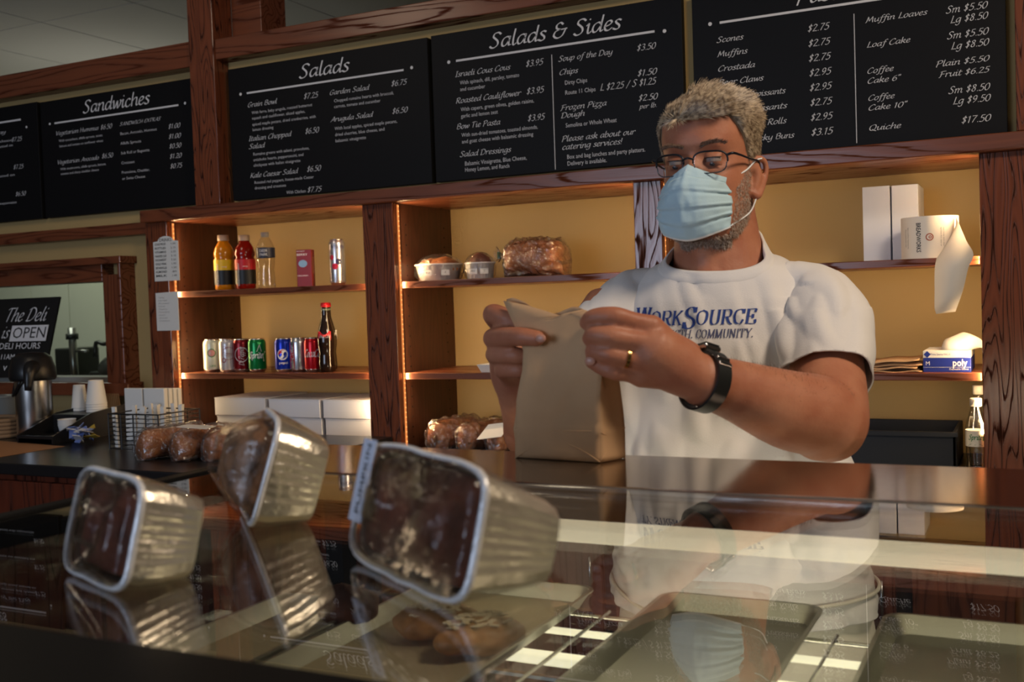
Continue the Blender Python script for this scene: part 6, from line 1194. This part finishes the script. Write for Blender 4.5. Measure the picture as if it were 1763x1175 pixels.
for s in (-1, 1):
    for v, e in ((.03, ((.070, -.025, -.010), (.080, -.002, .006), (.088, .010, .010))), (.97, ((.070, -.015, -.080), (.078, .002, -.056), (.082, .010, -.048)))):
        p0 = mk_pt(s*.97, v); MB().tube([p0]+[HL(s*x, y, z) for x, y, z in e], .0013, 8, sub=5).build('ear_loop', MKW, o, smooth=True, label='white elastic ear loop')
# ---- glasses
GF = mat('spectacle_frame', (0.012, 0.014, 0.02), 0.3, .3); GFT = mat('spectacle_frame_lower', (0.09, 0.10, 0.12), 0.3, .6)
gl = MB()
def lens_pts(s, n=40):
    out = []
    for i in range(n):
        a = 2*math.pi*i/n; ca, sa = math.cos(a), math.sin(a); p_ = 3.2; k = (abs(ca)**p_+abs(sa)**p_)**(-1/p_); x, z = .0265*ca*k, .0175*sa*k
        if sa < 0: x *= .93
        X = s*.0345+x; out.append(HL(X, -.1065+abs(X)**2*4.2+(-.02*z), .004+z))
    return out
for s in (-1, 1):
    lp = lens_pts(s); up_ = lp[0:21] ; lo_ = lp[20:]+[lp[0]]
    MB().tube(up_, .0015, 8).build('spectacle_rim_upper', GF, man, smooth=True, label='dark upper spectacle rim'); MB().tube(lo_, .0009, 8).build('spectacle_rim_lower', GFT, man, smooth=True, label='thin lower spectacle rim')
    MB().add(lp, [tuple(range(len(lp)))]).build('spectacle_lens', LENS, man)
    ex = .0345*s+.0265*s
    MB().tube([HL(ex*.99, -.1065+.0155, .014), HL(s*.069, -.086, .016), HL(s*.0745, -.06, .013), HL(s*.079, -.02, .008), HL(s*.083, .004, .006), HL(s*.082, .02, -.008)], [.002, .0022, .0018, .0016, .0015, .0014], 8, sub=4).build('spectacle_temple', GF, man, smooth=True)
MB().tube([HL(-.010, -.1075, .010), HL(0, -.1105, .013), HL(.010, -.1075, .010)], .0016, 8, sub=4).build('spectacle_bridge', GF, man, smooth=True)
# ================================================================== T-SHIRT
sh = MB()
SS = [(1.575, -.472, 1.75, .067, .060), (1.54, -.472, 1.740, .070, .073), (1.515, -.471, 1.735, .082, .086), (1.49, -.470, 1.732, .128, .098), (1.47, -.469, 1.73, .160, .104), (1.44, -.468, 1.722, .180, .112), (1.37, -.465, 1.712, .192, .128), (1.28, -.462, 1.702, .190, .138), (1.18, -.455, 1.69, .190, .150), (1.08, -.445, 1.68, .198, .160), (1.02, -.44, 1.68, .206, .166), (.97, -.438, 1.685, .212, .17), (.90, -.437, 1.69, .214, .172)]
sh.rings([ering(x, y, z, rx, ry, 60) for z, x, y, rx, ry in SS][::-1])
LSl = LS*.40+LE*.60; ad = (LE-LS)/np.linalg.norm(LE-LS)
hemL = P(1424, 655, 1.60)
sh.tube([(-.38, 1.72, 1.455), (-.325, 1.715, 1.432)], [.045, .056], 36, ball=True)
sh.tube([(-.55, 1.72, 1.455), (-.605, 1.705, 1.432)], [.045, .054], 36, ball=True)
tm = remesh(sh, 0.0045, 6)
bm = bmesh.new(); bm.from_mesh(tm)
def cut(co, no, near, rad, bm=bm):
    fs = [f for f in bm.faces if (f.calc_center_median()-Vector(near)).length < rad]; g = list({v for f in fs for v in f.verts})+list({e for f in fs for e in f.edges})+fs
    bmesh.ops.bisect_plane(bm, geom=g, plane_co=Vector(co), plane_no=Vector(no))
    dv = [v for v in bm.verts if (v.co-Vector(co)).dot(Vector(no)) > 1e-5 and (v.co-Vector(near)).length < rad*1.02]
    bmesh.ops.delete(bm, geom=dv, context='VERTS')
dl = (hemL-LS); dl /= np.linalg.norm(dl)
hr = RS*.42+RE*.58; dr = (RE-RS)/np.linalg.norm(RE-RS)
for pts_, rr_, hc, hd in (([(-.37, 1.715, 1.450), (-.318, 1.712, 1.434), LS*.62+hemL*.38+np.array([.004, 0, .010]), hemL, hemL+(hemL-LS)*.35], [.050, .060, .068, .068, .072], hemL, dl), ([(-.56, 1.71, 1.450), (-.61, 1.70, 1.432), RS*.6+RE*.4, hr, RS*.2+RE*.8], [.050, .062, .064, .064, .066], hr, dr)):
    sl_ = remesh(MB().tube(pts_, rr_, 36, sub=5), .0045, 2); b2 = bmesh.new(); b2.from_mesh(sl_); cut(hc, hd, hc+hd*.03, .20, b2); b2.to_mesh(sl_); b2.free(); bm.from_mesh(sl_)
ncn = np.array([0.04, -.42, .9]); ncn /= np.linalg.norm(ncn); nco = np.array([-.472, 1.70, 1.513]); cut(nco, ncn, nco+ncn*.03, .13)
cut((-.44, 1.69, .955), (0, 0, -1), (-.44, 1.69, .93), .40)
bm.to_mesh(tm); bm.free()
lsA, lsB = LS, LE
def folds(co, no):
    out = co.copy()
    for i in range(len(co)):
        p = co[i]; v = Vector(p)
        d = noise.noise(Vector((p[0]*9, p[1]*9, p[2]*4)))*.005
        # pulls running from the left armpit and across the belly
        q = Vector((p[0]*26+p[2]*9, p[1]*10, p[2]*7-p[0]*6)); d += (abs(noise.noise(q))-.25)*.019*(1 if p[2] < 1.42 else .5)
        q2 = Vector((p[0]*14, p[1]*12, p[2]*30+p[0]*14)); k = math.exp(-((p[2]-1.04)/.09)**2); d += (abs(noise.noise(q2))-.25)*.022*k
        # vertical drape between shoulder and sleeve
        d += -.005*math.exp(-((p[0]+.318)/.012)**2)*(1 if 1.2 < p[2] < 1.46 and p[1] < 1.70 else 0)
        d += .004*math.exp(-((p[0]+.338)/.012)**2)*(1 if 1.2 < p[2] < 1.44 and p[1] < 1.70 else 0)
        sl = np.linalg.norm(p-LS)
        if p[0] > -.34 and p[2] > 1.22: d += math.sin(p[2]*95+p[0]*60)*.0012
        out[i] = p+no[i]*max(d, -.0025)
    return out
TEE = mat('tshirt_white_cotton', (0.69, 0.665, 0.645), 0.85, spec=.15, bump=.2, bscale=500, var=.03, vscale=9)
shirt = finish(tm, 'tshirt', TEE, man, 'white T-shirt with blue lettering on the chest', folds)
s_ = shirt.modifiers.new('t', 'SOLIDIFY'); s_.thickness = .0022; s_.offset = -1
# collar band
ux_ = np.array([1, 0, 0.0]); vy_ = np.cross(ncn, ux_); 
bpy.context.view_layer.update()
bv = BVHTree.FromPolygons([Vector(v.co)+Vector(ORG[man.name]) for v in shirt.data.vertices], [tuple(p.vertices) for p in shirt.data.polygons])
ccen = nco+np.array([0, .036, .017])
e_ct = {}
for p in shirt.data.polygons:
    for k in p.edge_keys: e_ct[k] = e_ct.get(k, 0)+1
o_ = np.array(ORG[man.name]); bd = []
for (a, b), c_ in e_ct.items():
    if c_ == 1:
        p = np.array(shirt.data.vertices[a].co)+o_
        if np.linalg.norm(p-ccen) < .14 and abs(np.dot(p-ccen, ncn)) < .02: bd.append(p)
NB = 96; ang_ = [math.atan2(np.dot(p-ccen, vy_), np.dot(p-ccen, ux_)) for p in bd]; loop = []
for i in range(NB):
    a = -math.pi+2*math.pi*i/NB; k = min(range(len(bd)), key=lambda q: abs((ang_[q]-a+math.pi) % (2*math.pi)-math.pi)); loop.append(bd[k])
loop = [sum(loop[(i+k) % NB] for k in range(-3, 4))/7 for i in range(NB)]
RB = []
for st_ in (4, 3, 2, 1, 0):
    row = []
    for p in loop:
        d = p-ccen; d -= ncn*np.dot(d, ncn); d /= np.linalg.norm(d); q = p+(d*.8-ncn*.6)*.0042*st_; h = bv.find_nearest(Vector(q)); hp = np.array(h[0]); hn = np.array(h[1]); hn = hn if np.dot(hn, d+ncn) > 0 else -hn
        row.append(hp+hn*(.0022 if st_ < 4 else .0002))
    RB.append(row)
for du, dn in ((.0, .0035), (-.003, .003), (-.004, -.010)):
    row = []
    for p in loop:
        d = p-ccen; d -= ncn*np.dot(d, ncn); d /= np.linalg.norm(d); row.append(p+d*du+ncn*dn)
    RB.append(row)
MB().rings(RB, cap=False).build('collar', TEE, man, smooth=True, label='ribbed round collar')
# chest lettering draped on the shirt
def drape(mb, name, m0, off=.0012):
    V = []
    for p in mb.v:
        h = bv.ray_cast(Vector((p[0]-.0, 1.30, p[2])), Vector((0, 1, 0)))
        V.append(tuple(np.array(h[0])+np.array([0, -off, 0])) if h[0] is not None else p)
    mb.v = V; return mb.build(name, m0, man, label='navy chest lettering')
NAVY = mat('shirt_print_navy', (0.03, 0.06, 0.24), 0.7, spec=.2)
pL = P(1292, 558, 1.575); zb = pL[2]; x1_ = pL[0]; x0_ = x1_-.198
m = MB(); rkw = dict(slant=.10, nib=8, wmax=1.55, wmin=.32, track=.25)
def dense(text, big, x, z, wtot, size):
    pass
parts_ = [('W', 1.28), ('ORK', 1.0), ('S', 1.45), ('OURCE', 1.0)]
tot = sum(strokes(s, RC, **rkw)[2]*k for s, k in parts_); u_ = (x1_-x0_)/tot; x = x0_
for s, k in parts_:
    wd = strokes(s, RC, **rkw)[2]*k*u_; put_text(m, s, (x, 1.5, zb-(.005 if k > 1.3 else 0)), (1, 0, 0), (0, 0, 1), .0215*k, wd, style='roman', **rkw); x += wd
drape(m, 'chest_lettering', NAVY)
m = MB(); put_text(m, 'TY. STRENGTH. COMMUNITY.', (x0_+.004, 1.5, zb-.0205), (1, 0, 0), (0, 0, 1), .0125, x1_-x0_-.006, style='roman', slant=.1, nib=8, wmax=1.3, wmin=.4, track=.2); drape(m, 'chest_lettering', mat('shirt_print_grey', (0.07, 0.08, 0.17), 0.7, spec=.2))
# ---- apron / trousers / shoes
APR = mat('apron_cream_cotton', (0.66, 0.62, 0.52), 0.85, spec=.1, bump=.15, bscale=300)
m = MB(); RR = []
for z in np.linspace(1.005, .42, 22):
    k = (1.005-z)/.585; n_ = 60; ring = []
    for i in range(n_+1):
        a = math.radians(-215+250*i/n_); rx = .190+.030*min(1, k*3)+.004*math.sin(a*16)*k; ry = .158+.022*min(1, k*3)+.006*math.sin(a*11+1)*k; ring.append(np.array([-.437+rx*math.cos(a), 1.69+ry*math.sin(a), z+.010*math.sin(a*2)*(1-k)]))
    RR.append(ring)
m.rings(RR, cap=False, closed=False); o = m.build('apron', APR, man, smooth=True, label='cream waist apron'); s_ = o.modifiers.new('t', 'SOLIDIFY'); s_.thickness = .002
m = MB().tube([(-.437+.212*math.cos(a), 1.685+.176*math.sin(a), .992-.028*math.exp(-((a+1.9)/.6)**2)) for a in np.linspace(-3.6, .46, 40)], .003, 8); m.build('apron_string', APR, man, smooth=True)
TR = mat('trousers_dark', (0.03, 0.03, 0.035), .8); m = MB()
m.rings([ering(-.437, 1.70, z, rx, ry) for z, rx, ry in ((.97, .182, .138), (.9, .184, .14), (.80, .178, .13))])
for s in (-1, 1): m.tube([(-.437+s*.088, 1.70, .86), (-.437+s*.095, 1.70, .5), (-.437+s*.10, 1.71, .06)], [.096, .078, .066], 24, sub=3)
m.build('trousers', TR, man, smooth=True)
for s in (-1, 1): MB().ell((-.437+s*.105, 1.66, .045), .05, .145, .045, 24, 14, fn=lambda p: np.array([p[0], p[1], max(p[2], .002)])).build('shoe', BLACKPL, man, smooth=True)
# ---- watch, ring
wd = (LE-LW); wd /= np.linalg.norm(wd); wc = LW+wd*.012
xa = np.cross(wd, (0, 0, 1)); xa /= np.linalg.norm(xa); za = np.cross(xa, wd); za /= np.linalg.norm(za)
wr = .0362; Rb = []
for a in np.linspace(0, 2*math.pi, 49)[:-1]:
    d = xa*math.cos(a)*1.02+za*math.sin(a)*1.04; Rb.append([wc+d*wr-wd*.011, wc+d*(wr+.003)-wd*.0105, wc+d*(wr+.003)+wd*.0105, wc+d*wr+wd*.011])
m = MB(); n_ = 48; v = [p for r in Rb for p in r]; m.add(v, [(i*4+k, i*4+(k+1) % 4, ((i+1) % n_)*4+(k+1) % 4, ((i+1) % n_)*4+k) for i in range(n_) for k in range(4)])
wat = m.build('wristwatch_strap', mat('watch_strap_black', (.01, .012, .012), .4), man, smooth=True, autos=.8, label='black wristwatch strap')
tocam = CAM-wc; tocam -= wd*np.dot(tocam, wd); tocam /= np.linalg.norm(tocam); a0 = math.atan2(np.dot(tocam, za), np.dot(tocam, xa))
a1 = a0+(1.95 if np.dot(xa*math.cos(a0+.9)+za*math.sin(a0+.9), (0, 0, 1)) > np.dot(xa*math.cos(a0-.9)+za*math.sin(a0-.9), (0, 0, 1)) else -1.95)
d = xa*math.cos(a1)+za*math.sin(a1); tg = np.cross(wd, d); MB().obox(wc+d*(wr+.006), wd*.0135, tg*.015, d*.0038).build('watch_case', mat('watch_steel', (.5, .5, .5), .2, 1), man, bevel=.003, label='steel watch case')
MB().obox(wc+d*(wr+.0108), wd*.0115, tg*.013, d*.0006).build('watch_glass', BLACKPL, man, bevel=.002)
sg_ = 1 if a1 > a0 else -1; a2 = a0+sg_*.75; d = xa*math.cos(a2)+za*math.sin(a2); tg = np.cross(wd, d); MB().obox(wc+d*(wr+.0045), wd*.0105, tg*.0026, d*.0016).build('watch_buckle', MATS['watch_steel'], man, bevel=.001, label='steel strap buckle')
a2 = a0+sg_*.98; d = xa*math.cos(a2)+za*math.sin(a2); tg = np.cross(wd, d); MB().obox(wc+d*(wr+.0045), wd*.0105, tg*.0018, d*.0016).build('watch_buckle', MATS['watch_steel'], man, bevel=.001, label='steel strap buckle')
def fa():
    u = random.uniform(.22, 1.0); c = LW+(LE-LW)*u; r_ = float(np.interp(u, [0, .3, .66, 1], [.0335, .040, .0525, .055])); a = random.uniform(0, 6.283); n_ = xa*math.cos(a)+za*math.sin(a); p0 = c+n_*(r_-.003)
    dd = n_*.6-wd*.8+np.array([random.gauss(0, .3) for _ in range(3)]); dd /= np.linalg.norm(dd); ln = random.uniform(.007, .012); return p0, [p0, p0+dd*ln*.5, p0+dd*ln]
strands(1500, fa, 'arm_hair', BRW, man, 'fine brown forearm hair', .0003)
rp0, rp1 = Lm[2], Lp[2]; rd = rp1-rp0; rd /= np.linalg.norm(rd); rcn = rp0*.45+rp1*.55; xa2 = np.cross(rd, (0, 0, 1)); xa2 /= np.linalg.norm(xa2); za2 = np.cross(xa2, rd)
m = MB(); v = []; f = []
for i in range(36):
    a = 2*math.pi*i/36; dd = xa2*math.cos(a)+za2*math.sin(a)
    for r_, q in ((.0116, -.0024), (.0136, -.0020), (.0136, .0020), (.0116, .0024)): v.append(rcn+dd*r_+rd*q)
    f += [(i*4+k, i*4+(k+1) % 4, ((i+1) % 36)*4+(k+1) % 4, ((i+1) % 36)*4+k) for k in range(4)]
m.add(v, f).build('wedding_ring', mat('ring_gold', (.85, .55, .2), .2, 1), man, smooth=True, autos=.8, label='gold ring')
